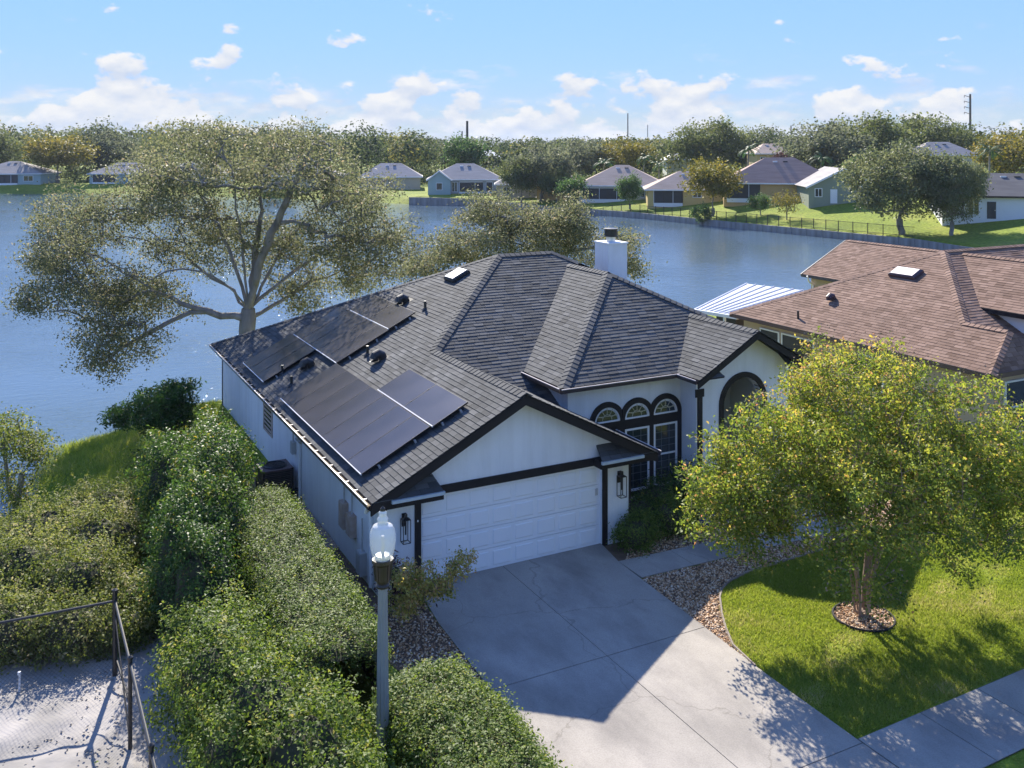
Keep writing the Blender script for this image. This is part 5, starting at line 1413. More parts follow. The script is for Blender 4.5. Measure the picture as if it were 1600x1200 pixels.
def shore_tree(name, label, base_px, Z0, clumps, limbs, ntip, per, size, seed, mat_, spread=.42, rmax=.55, rtip=.013, power=.56, aspect=.5):
    """broad lakeside tree; clumps = (px, py, half width px, half height px, depth offset m, half depth m)"""
    r = np.random.default_rng(seed)
    bu, bv = cf(base_px, Z0); b0 = gz(bu, bv)
    t = empty(name, (bu, bv, b0), 0, label, 'tree')
    org = np.array([bu, bv, b0])
    def W(px, py, Z):
        u, v = cf(px, Z); return np.array([u, v, zat(py, Z)]) - org
    sk = Skeleton(r)
    for i, (chain, dz) in enumerate(limbs):
        pts = [W(px, py, Z0 + d) for (px, py), d in zip(chain, dz)]
        if i == 0:
            sk.chain([(0, 0, -.2)] + pts, None, .45, .03)
        else:
            P = np.array(sk.p); j = int(np.argmin(np.linalg.norm(P - pts[0], axis=1)))
            sk.chain(pts[1:], j, .5, .07)
    tg = []
    wts = np.array([c[2] * c[3] for c in clumps], float) ** .9; wts /= wts.sum()
    for c, w in zip(clumps, wts):
        m = max(3, int(ntip * w)); Zc = Z0 + c[4]
        d = unit(r.normal(size=(m, 3))) * (r.random((m, 1)) ** .45)
        px = c[0] + d[:, 0] * c[2]; py = c[1] + d[:, 1] * c[3]; zz = Zc + d[:, 2] * c[5]
        tg += [W(a, b, z) for a, b, z in zip(px, py, zz)]
    tg = np.array(tg)
    tg = tg[tg[:, 2] > 1.0]
    tips = sk.grow(tg, .5, .10, .05); rad = sk.radii(rtip, power, rmax)
    rad[:6] = np.maximum(rad[:6], rmax * .9)
    link_mesh('trunk', sk.mesh('trunk', M['bark'], rad, 8), t)
    TP = np.array([sk.p[i] for i in tips])
    C, Nn, b = clump_leaves(TP, per, spread, r, .55, .62)
    tn = np.clip(.28 + .42 * b + r.normal(0, .15, len(C)), 0, .93)
    tn = np.where(r.random(len(C)) < .04, 1.0, tn)
    link_mesh('crown', leaf_mesh('crown', C, Nn, size, mat_, tn, aspect, r), t)
    return t
shore_tree('spreading_tree', 'huge spreading lakeside tree overhanging the rear of the roof', 388, 41.5,
    [(395, 262, 185, 62, 0, 6), (250, 290, 110, 60, -1, 5), (130, 345, 95, 62, 0, 4), (95, 410, 75, 60, 0, 3.5), (160, 455, 130, 45, -1, 3.5), (55, 470, 45, 20, 0, 1.5), (180, 525, 75, 45, -1.5, 2.5), (150, 575, 40, 22, -1.5, 1.2),
     (540, 320, 105, 70, 0, 5), (480, 395, 110, 60, 2, 4), (330, 370, 130, 70, 2, 5), (600, 375, 60, 60, 1, 3), (460, 215, 60, 22, 1, 2.5), (330, 215, 70, 20, 0, 3), (230, 470, 90, 35, 1, 3), (560, 430, 60, 35, 2, 2.5), (480, 470, 60, 25, 2.5, 2)],
    [([(386, 515), (388, 482)], (0, 0)),
     ([(387, 500), (345, 494), (300, 480), (245, 458), (190, 425), (120, 380)], (0, -.4, -.8, -1, -1, -1)), ([(330, 490), (270, 500), (215, 530), (170, 560)], (-.5, -1, -1.5, -1.5)),
     ([(388, 482), (372, 430), (350, 375), (320, 315), (285, 262)], (0, -.2, -.4, -.8, -1)), ([(388, 482), (398, 420), (405, 350), (410, 275), (425, 218)], (0, .3, .6, 1, 1)), ([(388, 482), (418, 430), (455, 370), (510, 312), (570, 280)], (0, .4, .8, 1.5, 2)),
     ([(388, 482), (430, 448), (480, 410), (540, 375), (605, 345)], (0, .3, .5, .6, 0)), ([(388, 482), (352, 445), (300, 410), (240, 365), (160, 315)], (0, .6, 1.2, 1.8, 2)), ([(388, 482), (382, 420), (375, 350), (365, 280), (345, 222)], (0, -.8, -1.4, -2, -2.5)),
     ([(388, 490), (425, 478), (470, 450), (530, 425)], (0, 1.2, 2.2, 2.6)), ([(388, 482), (365, 455), (330, 430), (285, 420)], (0, -1, -2, -3)), ([(388, 482), (410, 400), (440, 330), (470, 265), (490, 225)], (0, -1, -1.8, -2.4, -2.6))],
    1000, 105, .125, 91, M['leaf_oak'], .36)
shore_tree('lakeside_tree', 'lakeside tree whose top shows behind the roof ridge', 800, 50.0,
    [(800, 370, 110, 55, 0, 4), (700, 400, 75, 40, 0, 3), (890, 385, 80, 45, 0, 3), (760, 330, 50, 30, 0, 2.5), (865, 345, 60, 30, 0, 2.5), (965, 390, 45, 35, 0, 2), (985, 415, 28, 22, 0, 1.5), (655, 425, 40, 22, 0, 2), (895, 320, 25, 15, 0, 1.5)],
    [([(800, 480), (800, 440)], (0, 0)), ([(800, 445), (740, 410), (690, 395)], (0, 0, 0)), ([(800, 445), (860, 400), (930, 385)], (0, 0, 0)), ([(800, 440), (800, 380), (790, 340)], (0, 0, 0))],
    330, 150, .125, 92, M['leaf_oak'], .36, .3)
# one bare-stemmed tree above the chimney line
shore_tree('thin_tree', 'thin yellowish tree at the left edge beside the water', 18, 26.5,
    [(20, 690, 45, 38, 0, 1.2), (55, 700, 25, 30, 0, .9), (8, 660, 20, 18, 0, .8), (15, 760, 35, 30, 0, .9), (40, 790, 30, 22, 0, .8)],
    [([(18, 850), (25, 790), (35, 740)], (0, 0, 0)), ([(25, 790), (10, 730), (5, 690)], (0, 0, 0))],
    90, 75, .085, 93, M['leaf_olive'], .22, .09, .008)
def cycad(u, v):
    r = np.random.default_rng(95); z = gz(u, v)
    t = empty('dark_tree', (u, v, z), 0, 'dark glossy tree with drooping leaf fans on the lake bank', 'tree')
    sk = Skeleton(r); sk.chain([(0, 0, -.1), (0, 0, .4)], None, .2, .02)
    tg, _ = in_ellipsoids(150, [(0, 0, 1.45, 1.1, 1.1, .75), (-1.1, .4, 1.15, .7, .6, .45), (.5, -.3, 1.95, .7, .6, .5), (.3, .3, .8, 1.0, 1.0, .6)], r)
    tips = sk.grow(tg, .22, .1, .03); rad = sk.radii(.008, .42, .09)
    link_mesh('trunk', sk.mesh('trunk', M['bark'], rad, 6), t)
    C, Nn, b = clump_leaves(np.array([sk.p[i] for i in tips]), 75, .17, r, .4, .6)
    link_mesh('crown', leaf_mesh('crown', C, Nn, .16, M['leaf_dark'], np.clip(.1 + .5 * b + r.normal(0, .12, len(C)), 0, .9), .28, r), t)
cycad(*cf(250, 33.0))

# ------------------------------------------------------------------ the neighbour
nb = empty('neighbour_house', (0, 0, 0), 0, 'tan neighbouring house with a large brown shingle roof', 'house')
nr_ = Roof(np.random.default_rng(6), tab=.33, exposure=.15, thick=.012)
NT = (24.8, 5.75, 5.73); NU, NZ = 18.95, 2.8
HB = (21.0, 1.94, 3.825); WRp = (21.0, 0.32, 3.825)
nr_.plane([(NU, 11.7, NZ), NT, HB, WRp, (NU, -.52, NZ)])
nr_.plane([NT, HB, (22.95, 0.0, 2.855), (22.95, 2.57, 4.14), (22.65, 2.57, 4.14), (25.57, 5.5, 5.605), (26.6, 5.75, 5.73)])
nr_.plane([HB, (22.95, -.01, 2.85), (22.95, -.52, 2.85), WRp])
nr_.plane([WRp, (NU, -.52, NZ), (22.95, -.52, NZ)])
nr_.plane([(22.65, 2.57, 4.14), (25.57, 5.5, 5.62), (25.57, -2.6, 5.62), (22.65, -2.6, 4.14)])
nr_.plane([(25.57, 5.5, 5.62), (28.5, 2.57, 4.14), (28.5, -2.6, 4.14), (25.57, -2.6, 5.62)])
nr_.plane([(NU, 11.7, NZ), NT, (34, 5.75, 5.73), (34, 11.7, NZ)])
nr_.plane([(25.57, 5.5, 5.605), (26.6, 5.75, 5.73), (34, 5.75, 5.73), (34, 2.57, 4.14), (28.5, 2.57, 4.14)])
nr_.plane([(30.6, 19.4, 2.8), (34, 19.4, 4.52), (34, 8.0, 4.52), (30.6, 8.0, 2.8)])
nr_.plane([(37.4, 19.4, 2.8), (34, 19.4, 4.52), (34, 8.0, 4.52), (37.4, 8.0, 2.8)])
for a, b in (((NU, 11.7, NZ), NT), (HB, NT), (WRp, HB), ((NU, -.52, NZ), WRp), (NT, (34, 5.75, 5.73)), ((25.57, -2.6, 5.62), (25.57, 5.5, 5.62)), ((34, 8, 4.52), (34, 19.4, 4.52))): nr_.cap(a, b, drop=.4)
nroof = nr_.build(nb, M['deck_brown'], M['shingle_brown'])
def nwall(pts, th, d, m='tan_stucco'): return wall('wall', pts, th, d, M[m], nb)
nwall([(19.35, -.1, -.3), (19.35, 11.3, -1.0), (19.35, 11.3, 2.9), (19.35, -.1, 2.9)], .2, (1, 0, 0))
nwall([(19.56, -.1, -.3), (22.9, -.1, -.3), (22.9, -.1, 2.75), (19.56, -.1, 2.75)], .2, (0, 1, 0))
nwall([(22.95, -2.3, -.3), (22.95, 3.2, -.3), (22.95, 3.2, 4.2), (22.95, -2.3, 4.2)], .2, (1, 0, 0), 'white_wall')
nwall([(22.95, -2.31, -.3), (28.2, -2.31, -.3), (28.2, -2.31, 4.2), (25.57, -2.31, 5.5), (22.95, -2.31, 4.2)], .2, (0, 1, 0), 'white_wall')
nwall([(19.56, 11.29, -1.2), (31.5, 11.29, -1.2), (31.5, 11.29, 2.75), (19.56, 11.29, 2.75)], .2, (0, -1, 0))
nwall([(31.0, 8.3, -1.2), (31.0, 19.1, -1.4), (31.0, 19.1, 2.95), (31.0, 8.3, 2.95)], .2, (1, 0, 0))
nwall([(31.21, 19.1, -1.4), (37.0, 19.1, -1.4), (37.0, 19.1, 2.9), (34, 19.1, 4.4), (31.21, 19.1, 2.9)], .2, (0, -1, 0))
MB().bar((NU - .02, -.52, NZ - .07), (NU - .02, 11.7, NZ - .07), .04, .16).build('fascia', mat('brown_fascia', (0.10, 0.06, 0.05), None, rough=.5), nb)
MB().bar((NU, -.55, NZ - .07), (22.94, -.55, NZ - .07), .04, .16).build('fascia', mat('brown_fascia2', (0.10, 0.06, 0.05), None, rough=.5), nb)
MB().bar((30.58, 8.2, 2.73), (30.58, 19.4, 2.73), .04, .16).build('fascia', M['gutter'], nb)
MB().bar((22.62, -2.6, 4.06), (22.62, 2.5, 4.06), .04, .16).build('fascia', M['black_trim'], nb)
MB().bar((30.56, 19.42, 2.72), (34, 19.42, 4.44), .04, .18).build('rake_board', M['gutter'], nb)
MB().tube([(30.5, 18.9, 2.75), (30.62, 18.9, 2.45), (30.94, 18.9, 2.2), (30.94, 18.9, -1)], .045, 8).build('downspout', M['white_paint'], nb)
def nwin(v0, v1, z0, z1, m='screen'):
    w_ = MB().box((19.30, v0, z0), (19.34, v1, z1)).build('window', M[m], nb)
    f = MB()
    for a, b in (((v0 - .06, z0 - .06), (v0, z1 + .06)), ((v1, z0 - .06), (v1 + .06, z1 + .06)), ((v0 + .001, z0 - .06), (v1 - .001, z0)), ((v0 + .001, z1), (v1 - .001, z1 + .06))): f.box((19.28, a[0], a[1]), (19.345, b[0], b[1]))
    f.build('frame', M['white_frame'], w_)
nwin(9.2, 10.2, 1.05, 2.35); nwin(7.3, 8.95, 1.05, 2.35); nwin(4.0, 5.0, 1.2, 2.3, 'glass')
for u0, u1 in ((20.2, 21.3), (21.7, 22.5)):
    w_ = MB().box((u0, -.16, .7), (u1, -.105, 2.3)).build('window', M['glass'], nb)
    MB().box((u0 - .06, -.18, .64), (u0, -.104, 2.36)).box((u1, -.18, .64), (u1 + .06, -.104, 2.36)).box((u0 + .001, -.18, 1.47), (u1 - .001, -.161, 1.53)).box((u0 + .001, -.18, .64), (u1 - .001, -.104, .699)).box((u0 + .001, -.18, 2.301), (u1 - .001, -.104, 2.36)).build('frame', M['white_frame'], w_)
# fittings on the brown roof
def on_nb(u, v): return Vector((u, v, NZ + .5 * (u - NU)))
NB_N = Vector((-.5, 0, 1)).normalized(); NB_D = Vector((1, 0, .5)).normalized()
c = on_nb(23.05, 6.1)
vb = MB()
for s0, s1, h0, h1 in ((1, 1, 0, .12), (1, .85, .12, .17)):
    a = [c + NB_D * (x * s0 * .30) + Vector((0, y * s0 * .62, 0)) + NB_N * h0 for x, y in ((-1,-1),(1,-1),(1,1),(-1,1))]; b = [c + NB_D * (x * s1 * .30) + Vector((0, y * s1 * .62, 0)) + NB_N * h1 for x, y in ((-1,-1),(1,-1),(1,1),(-1,1))]
    vb.add(a + b, [(0,1,5,4),(1,2,6,5),(2,3,7,6),(3,0,4,7)])
vb = vb.build('ridge_vent_box', mat('brown_vent', (.07, .04, .045), None, rough=.5), nroof)
MB().poly([c + NB_D * (x * .25) + Vector((0, y * .52, 0)) + NB_N * .175 for x, y in ((-1,-1),(1,-1),(1,1),(-1,1))]).build('vent_lid', mat('pink_grey_lid', (.55, .47, .46), None, rough=.5), vb)
b = on_nb(20.95, 7.85)
MB().tube([b, b + NB_N * .13, b + NB_N * .2 - NB_D * .08, b + NB_N * .18 - NB_D * .2, b + NB_N * .1 - NB_D * .24], .12, 12).build('roof_vent', mat('brown_vent2', (.07, .04, .045), None, rough=.5), nroof)
b = on_nb(19.48, 8.28); MB().tube([b - NB_N * .02, b + Vector((0, 0, .32))], .045, 8).build('plumbing_pipe', M['black_metal'], nroof)
# white ribbed patio roof at its rear
pt_ = empty('patio_roof', (20, 14, 0), 0, 'white ribbed metal patio roof behind the brown-roofed house', 'patio roof')
q = [Vector((19.05, 14.3, 2.50)), Vector((19.6, 12.0, 2.50)), Vector((27.2, 13.2, 2.75)), Vector((25.6, 18.2, 2.75))]
q = [p - Vector((20, 14, 0)) for p in q]
MB().add([p for p in q] + [p - Vector((0, 0, .08)) for p in q], [(0,1,2,3),(7,6,5,4),(0,4,5,1),(1,5,6,2),(2,6,7,3),(3,7,4,0)]).build('sheet', mat('white_metal_roof', (.62, .64, .64), (.7, .71, .7), 1.5, .4), pt_)
for k in range(11):
    f = k / 10; a = q[0].lerp(q[1], f); b = q[3].lerp(q[2], f); MB().bar(a + Vector((0, 0, .025)), b + Vector((0, 0, .025)), .05, .05).build('rib', M['alu'], pt_)
MB().bar(q[0], q[1], .1, .14).build('front_gutter', M['white_paint'], pt_)
for p in (q[0], q[1].lerp(q[0], .3), q[3]): MB().bar(p - Vector((-.05, 0, 0)), p - Vector((-.05, 0, 4.2)), .09).build('post', M['white_paint'], pt_)
MB().box((.2, -1.2, -1.5), (6.0, .1, 2.35)).build('screen_wall', M['screen'], pt_)

# ------------------------------------------------------------------ far shore: retaining wall and fence
FW = [p for p in FAR if p[0] >= 640]
def far_wall():
    t = empty('retaining_wall', (*cf(1000, 154), WATER), 0, 'weathered board retaining wall along the far shore', 'retaining wall')
    o = t.location
    n = 0
    me = {}
    for (a, b) in zip(FW[:-1], FW[1:]):
        A, B = Vector((*cf(*a), 0)), Vector((*cf(*b), 0)); L = (B - A).length; m = max(1, int(round(L / 2.4)))
        ang = math.atan2((B - A).y, (B - A).x); d = (B - A).normalized()
        for k in range(m):
            px = a[0] + (b[0] - a[0]) * (k + .5) / m
            top = float(-1.12 + .6 * (1 - smooth(660, 900, np.array([px]))[0]))
            w = L / m
            key = (round(w, 2), round(top, 1))
            if key not in me:
                mb = MB().box((.02, -.12, -.8), (w - .02, .12, top - WATER)).box((-.06, -.2, -.8), (.06, -.121, top - WATER + .05))
                x = mb.build('wall_panel', M['wood'], t); me[key] = x.data
            else: x = link_mesh('wall_panel', me[key], t)
            x.location = A + d * (w * k) - Vector((o.x, o.y, 0)); x.rotation_euler = (0, 0, ang + (0 if True else 0)); x.location.z = 0
far_wall()
def far_fence():
    pts = [(p[0], p[1] + 2.6) for p in FAR if 850 <= p[0] <= 1430]
    pts[0] = (915, 164.0)
    P0 = cf(*pts[0])
    t = empty('shore_fence', (*P0, gz(*P0)), 0, 'dark metal picket fence above the far retaining wall', 'fence')
    pm_ = None; o = t.location; rails = MB(); pk = MB()
    for a, b in zip(pts[:-1], pts[1:]):
        A, B = Vector((*cf(*a), 0)), Vector((*cf(*b), 0)); L = (B - A).length; m = max(1, int(L / 1.85))
        prev = None
        for k in range(m + 1):
            p = A.lerp(B, k / m); z = gz(p.x, p.y)
            q = Vector((p.x - o.x, p.y - o.y, z - o.z))
            if k < m:
                if pm_ is None: x = MB().box((-.04, -.04, -.3), (.04, .04, 1.28)).build('post', M['fence_far'], t); pm_ = x.data
                else: x = link_mesh('post', pm_, t)
                x.location = q
            if prev is not None:
                for h in (.12, 1.2): rails.bar(prev + Vector((0, 0, h)), q + Vector((0, 0, h)), .03, .045)
                for s in range(1, 12):
                    w = prev.lerp(q, s / 12); pk.bar(w + Vector((0, 0, .1)), w + Vector((0, 0, 1.2)), .014)
            prev = q
    rails.build('rail', M['fence_far'], t); pk.build('pickets', M['fence_far'], t, kind='stuff')
far_fence()

# ------------------------------------------------------------------ far houses
def far_house(label, px, Z, yaw, w, d, wall_h, roof_h, wall_m, roof_m, wins=(), lanai=None, gable=None, over=.5, ridge=.35, dz=0.0, door=None, stripe=None, storeys=1, vents=2, gable_end=False, flip=False):
    """local x to the right as seen, y away from the camera; front at y=0 facing the lake"""
    u, v = cf(px, Z); z = gz(u, v) + dz
    t = empty('lakeside_house', (u, v, z), -TH + yaw, label, 'house')
    hw = w / 2
    MB().box((-hw, 0, -1.0), (hw, d, wall_h)).build('wall', M[wall_m], t)
    r = MB(); e = over; zr0 = wall_h + .02; zt = wall_h + roof_h
    if gable_end:      # gable faces the camera
        r.poly([(-hw - e, -e, zr0 - .2), (0, -e, zt), (0, d + e, zt), (-hw - e, d + e, zr0 - .2)]); r.poly([(hw + e, -e, zr0 - .2), (hw + e, d + e, zr0 - .2), (0, d + e, zt), (0, -e, zt)])
        MB().add([(-hw, 0, wall_h), (hw, 0, wall_h), (0, 0, zt - .18), (-hw, .2, wall_h), (hw, .2, wall_h), (0, .2, zt - .18)], [(0, 1, 2), (5, 4, 3), (0, 2, 5, 3), (1, 4, 5, 2)]).build('gable_wall', M[wall_m], t)
        MB().bar((-hw - e, -e - .03, zr0 - .3), (0, -e - .03, zt - .1), .06, .26).bar((hw + e, -e - .03, zr0 - .3), (0, -e - .03, zt - .1), .06, .26).build('rake_board', M['white_frame'], t)
    else:
        rl = max(0.2, hw * ridge)
        a, b, c2, d2 = (-hw - e, -e, zr0), (hw + e, -e, zr0), (hw + e, d + e, zr0), (-hw - e, d + e, zr0)
        p, q_ = (-rl, d * .45, zt), (rl, d * .45, zt)
        r.poly([a, b, q_, p]); r.poly([b, c2, q_]); r.poly([c2, d2, p, q_]); r.poly([d2, a, p])
        r.poly([a, d2, c2, b])
    ro = r.build('roof', M[roof_m], t)
    if not gable_end:
        fa = MB()
        for p, q_ in (((-hw - e, -e), (hw + e, -e)), ((hw + e, -e), (hw + e, d + e)), ((-hw - e, -e), (-hw - e, d + e))): fa.bar((*p, zr0 - .09), (*q_, zr0 - .09), .06, .2)
        fa.build('fascia', M['white_frame'] if stripe is None else M[stripe], t)
        for k in range(vents):
            x0 = (-.5 + k) * 1.6; yy = d * .45 - .9; zz = zt - .9 * roof_h / (d * .45 + e)
            MB().box((x0 - .35, yy - .15, zz - .15), (x0 + .35, yy + .15, zz + .10)).build('roof_vent', M['roof_white'] if k % 2 == 0 else M['black_metal'], ro)
    for (x, zc, ww, hh) in wins:
        g = MB().box((x - ww / 2, -.06, zc - hh / 2), (x + ww / 2, -.01, zc + hh / 2)).build('window', M['glass'], t)
        f = MB()
        f.box((x - ww / 2 - .1, -.09, zc - hh / 2 - .1), (x - ww / 2, -.005, zc + hh / 2 + .1)).box((x + ww / 2, -.09, zc - hh / 2 - .1), (x + ww / 2 + .1, -.005, zc + hh / 2 + .1))
        f.box((x - ww / 2 + .001, -.09, zc - hh / 2 - .1), (x + ww / 2 - .001, -.005, zc - hh / 2)).box((x - ww / 2 + .001, -.09, zc + hh / 2), (x + ww / 2 - .001, -.005, zc + hh / 2 + .1)).box((x - .04, -.085, zc - hh / 2 + .001), (x + .04, -.061, zc + hh / 2 - .001))
        f.build('frame', M['white_frame'], g)
    if lanai:
        for (x0, x1, lh) in lanai:
            s = MB().box((x0, -.05, .12), (x1, -.012, lh)).build('lanai_screen', M['screen'], t)
            n = max(2, int(round((x1 - x0) / 1.5)))
            for k in range(n + 1):
                x = x0 + (x1 - x0) * k / n; MB().box((x - .04, -.10, .1), (x + .04, -.051, lh)).build('screen_post', M['white_frame'] if k % 2 == 0 else M['black_metal'], s)
            MB().box((x0, -.14, lh), (x1, -.02, lh + .16)).build('header', M['white_frame'], s)
            MB().box((x0, -.12, -.3), (x1, -.051, .35)).build('kick_plate', M['white_frame'], s)
    if gable:
        for (x, gw, gh, pr, gm) in gable:   # projecting gable bay
            mb = MB().box((x - gw / 2, -pr, -1), (x + gw / 2, -.02, wall_h)); mb.build('bay_wall', M[gm], t)
            MB().add([(x - gw / 2, -pr, wall_h), (x + gw / 2, -pr, wall_h), (x, -pr, wall_h + gh - .12), (x - gw / 2, -pr + .15, wall_h), (x + gw / 2, -pr + .15, wall_h), (x, -pr + .15, wall_h + gh - .12)], [(0, 1, 2), (5, 4, 3), (0, 2, 5, 3), (1, 4, 5, 2)]).build('bay_gable', M[gm], t)
            rr = MB(); o_ = .35
            for s in (-1, 1):
                A = [(x + s * (gw / 2 + o_), -pr - o_, wall_h - .1), (x, -pr - o_, wall_h + gh), (x, d * .4, wall_h + gh), (x + s * (gw / 2 + o_), d * .2, wall_h - .1)]
                rr.poly(A if s < 0 else A[::-1]); 
            rr.build('bay_roof', M[roof_m], t)
            MB().bar((x - gw / 2 - o_, -pr - o_ - .02, wall_h - .2), (x, -pr - o_ - .02, wall_h + gh - .1), .06, .22).bar((x + gw / 2 + o_, -pr - o_ - .02, wall_h - .2), (x, -pr - o_ - .02, wall_h + gh - .1), .06, .22).build('rake_board', M['white_frame'], t)
            g = MB().box((x - .55, -pr - .05, .9), (x + .55, -pr - .01, 2.2)).build('window', M['glass'], t)
            MB().box((x - .65, -pr - .07, .8), (x - .55, -pr - .005, 2.3)).box((x + .55, -pr - .07, .8), (x + .65, -pr - .005, 2.3)).box((x - .549, -pr - .07, 2.2), (x + .549, -pr - .005, 2.3)).box((x - .549, -pr - .07, .8), (x + .549, -pr - .005, .9)).build('frame', M['white_frame'], g)
    if door:
        x, dm = door
        dd = MB().box((x - .5, -.06, .02), (x + .5, -.008, 2.1)).build('door', M[dm], t); MB().box((x + .34, -.1, 1.0), (x + .42, -.061, 1.1)).build('handle', M['alu'], dd)
    return t
far_house('grey-roofed house with dark screened porch at the far left edge', 8, 236, .05, 17, 11, 2.7, 3.0, 'teal_wall', 'roof_grey', lanai=[(-8, 3.0, 2.4)], wins=[(5.6, 1.5, 2.2, 1.2)], ridge=.15)
far_house('low grey-roofed house with screened porch across the lake at left', 190, 238, .0, 16, 10, 2.5, 2.7, 'teal_wall', 'roof_grey', lanai=[(-7.2, -1.5, 2.3)], wins=[(2.5, 1.4, 1.6, 1.2)])
far_house('pale-roofed house hidden behind the spreading tree', 300, 232, .0, 15, 10, 2.7, 2.8, 'white_wall', 'roof_grey', wins=[(-3, 1.4, 1.6, 1.2)])
far_house('beige house mostly hidden by the right side of the spreading tree', 470, 216, .05, 17, 10, 2.7, 2.8, 'beige_wall', 'roof_grey', wins=[(-3, 1.4, 1.6, 1.2)])
far_house('beige house left of the teal-gabled house', 610, 208, .1, 13, 10, 2.7, 2.9, 'beige_wall', 'roof_grey', wins=[(-2, 1.4, 1.6, 1.2)])
far_house('teal-gabled lake house with a wide dark porch', 727, 197, .05, 15, 11, 2.9, 3.2, 'grey_wall', 'roof_grey', lanai=[(-1.2, 3.6, 2.3), (4.3, 5.6, 2.3)], gable=[(-5.3, 4.6, 1.9, 2.0, 'teal_wall')], wins=[(-2.2, 1.35, 1.0, 1.9)], ridge=.25)
far_house('beige house partly hidden by the dark oak', 812, 187, .0, 9, 9, 2.7, 2.2, 'beige_wall', 'roof_grey', wins=[(-2.6, 1.5, 1.6, 1.3)])
far_house('orange-walled house between the dark oak and the brown-roofed house', 872, 181, -.1, 8, 9, 2.8, 2.4, 'orange_wall', 'roof_brown')
far_house('brown-roofed lake house with white-edged porch', 972, 172, -.12, 15.5, 12, 2.8, 3.6, 'cream_wall', 'roof_brown', lanai=[(-7.2, .6, 2.3)], wins=[(4.0, 1.4, 1.3, 1.2)], ridge=.15)
far_house('yellow house with low tan hip roof and dark screened porch', 1078, 160, -.1, 14, 10, 2.6, 3.0, 'yellow_wall', 'roof_brown', lanai=[(-6.0, -1.2, 2.4)], wins=[(1.2, 1.7, 1.3, .7)], ridge=.2)
far_house('orange house with reddish brown roof and screened pool cage', 1222, 151, -.2, 18, 11, 2.8, 4.0, 'orange_wall', 'roof_red', lanai=[(-8.5, -3.4, 2.6)], ridge=.25)
far_house('green gabled house with a pale door beside the big oaks', 1318, 141, -.1, 10, 12, 2.6, 2.6, 'green_wall', 'roof_grey', wins=[(-3.6, 1.6, .9, 1.1), (2.2, 1.7, .8, 1.5)], gable_end=True, door=(-1.4, 'white_frame'))
far_house('white house with slate roof and navy door at the right edge', 1590, 117, -.28, 17, 11, 2.8, 2.7, 'white_wall', 'roof_dark', wins=[(-4.9, 1.5, 1.1, 1.9), (1.4, 1.4, .45, 1.2)], door=(-2.9, 'screen'), stripe='black_trim', ridge=.5)
far_house('two-storey yellow house showing above the reddish roofs', 1210, 208, 0, 7.5, 9, 6.2, 2.2, 'yellow_wall', 'roof_brown', wins=[(-2.5, 4.8, 1.0, 1.2)], dz=.4)
far_house('two-storey cream house behind the big oaks', 1480, 190, 0, 12, 9, 6.0, 2.6, 'cream_wall', 'roof_grey', wins=[(-4.6, 4.9, 1.2, 1.4), (-2.4, 4.9, 1.2, 1.4)], dz=.3)
far_house('small white-roofed house among the palms', 1060, 250, 0, 6, 7, 5.0, 1.6, 'white_wall', 'roof_white', dz=0, vents=0)
far_house('house roof glimpsed through the woods near the bare poles', 760, 285, 0, 8, 8, 5.6, 2.2, 'white_wall', 'roof_white', vents=0)

# ------------------------------------------------------------------ far trees: a few kinds, each copy a tree of its own
def tree_proto(seed, h, r, trunk_h, nclump, per, spread, size, mat_, flat=.8, trunk_r=.35, multi=False):
    rr = np.random.default_rng(seed)
    sk = Skeleton(rr); sk.chain([(0, 0, -.6), (0, 0, trunk_h)], None, .6, .05)
    ch = (h - trunk_h * .8) / 2; cz = h - ch
    ells = [(0, 0, cz, r * .8, r * .8, ch)] + [(r * .5 * math.cos(a) , r * .5 * math.sin(a), cz + rr.uniform(-.35, .3) * ch, r * rr.uniform(.42, .6), r * rr.uniform(.42, .6), ch * rr.uniform(.45, .65)) for a in np.arange(6) * 1.047 + rr.random()]
    tg, _ = in_ellipsoids(nclump, ells, rr, .3)
    tips = sk.grow(tg, .9, .12, .08); rad = sk.radii(.02, .45, trunk_r)
    rad[:4] = np.maximum(rad[:4], trunk_r * .8)
    tm = sk.mesh('trunk', M['bark'], rad, 6)
    C, Nn, b = clump_leaves(np.array([sk.p[i] for i in tips]), per, spread, rr, .5, flat)
    cm = leaf_mesh('crown', C, Nn, size, mat_, np.clip(.15 + .55 * b + rr.normal(0, .13, len(C)), 0, 1), .6, rr)
    return tm, cm, h
PROTO = {
    'oak': tree_proto(101, 10, 6.2, 3.0, 120, 75, .75, .42, M['leaf_far']),
    'oak2': tree_proto(102, 10, 5.4, 2.6, 115, 75, .72, .42, M['leaf_far_grey']),
    'gold': tree_proto(103, 9, 4.4, 3.2, 80, 62, .62, .38, M['leaf_far_gold']),
    'green': tree_proto(104, 9, 4.0, 2.6, 90, 70, .60, .40, M['leaf_far_green']),
    'small': tree_proto(105, 4.2, 2.1, 1.3, 50, 60, .32, .24, M['leaf_far_green'], trunk_r=.12),
    'airy': tree_proto(106, 5.0, 3.0, 1.2, 70, 26, .34, .22, M['leaf_far_gold'], trunk_r=.14),
    'red': tree_proto(107, 7, 3.2, 2.2, 60, 60, .55, .38, M['leaf_far_red'], trunk_r=.2),
    'bank': tree_proto(108, 10, 5.3, 2.3, 230, 90, .50, .27, M['leaf_bank'], trunk_r=.42),
}
def far_tree(kind, px, Z, h, label, wide=1.0, rot=None, group=None, name='shore_tree', z=None):
    tm, cm, h0 = PROTO[kind]
    u, v = cf(px, Z); zz = gz(u, v) if z is None else z
    t = empty(name, (u, v, zz), (px * 1.7) % 6.28 if rot is None else rot, label, 'tree', group)
    s = h / h0; t.scale = (s * wide, s * wide, s)
    link_mesh('trunk', tm, t); link_mesh('crown', cm, t)
    return t
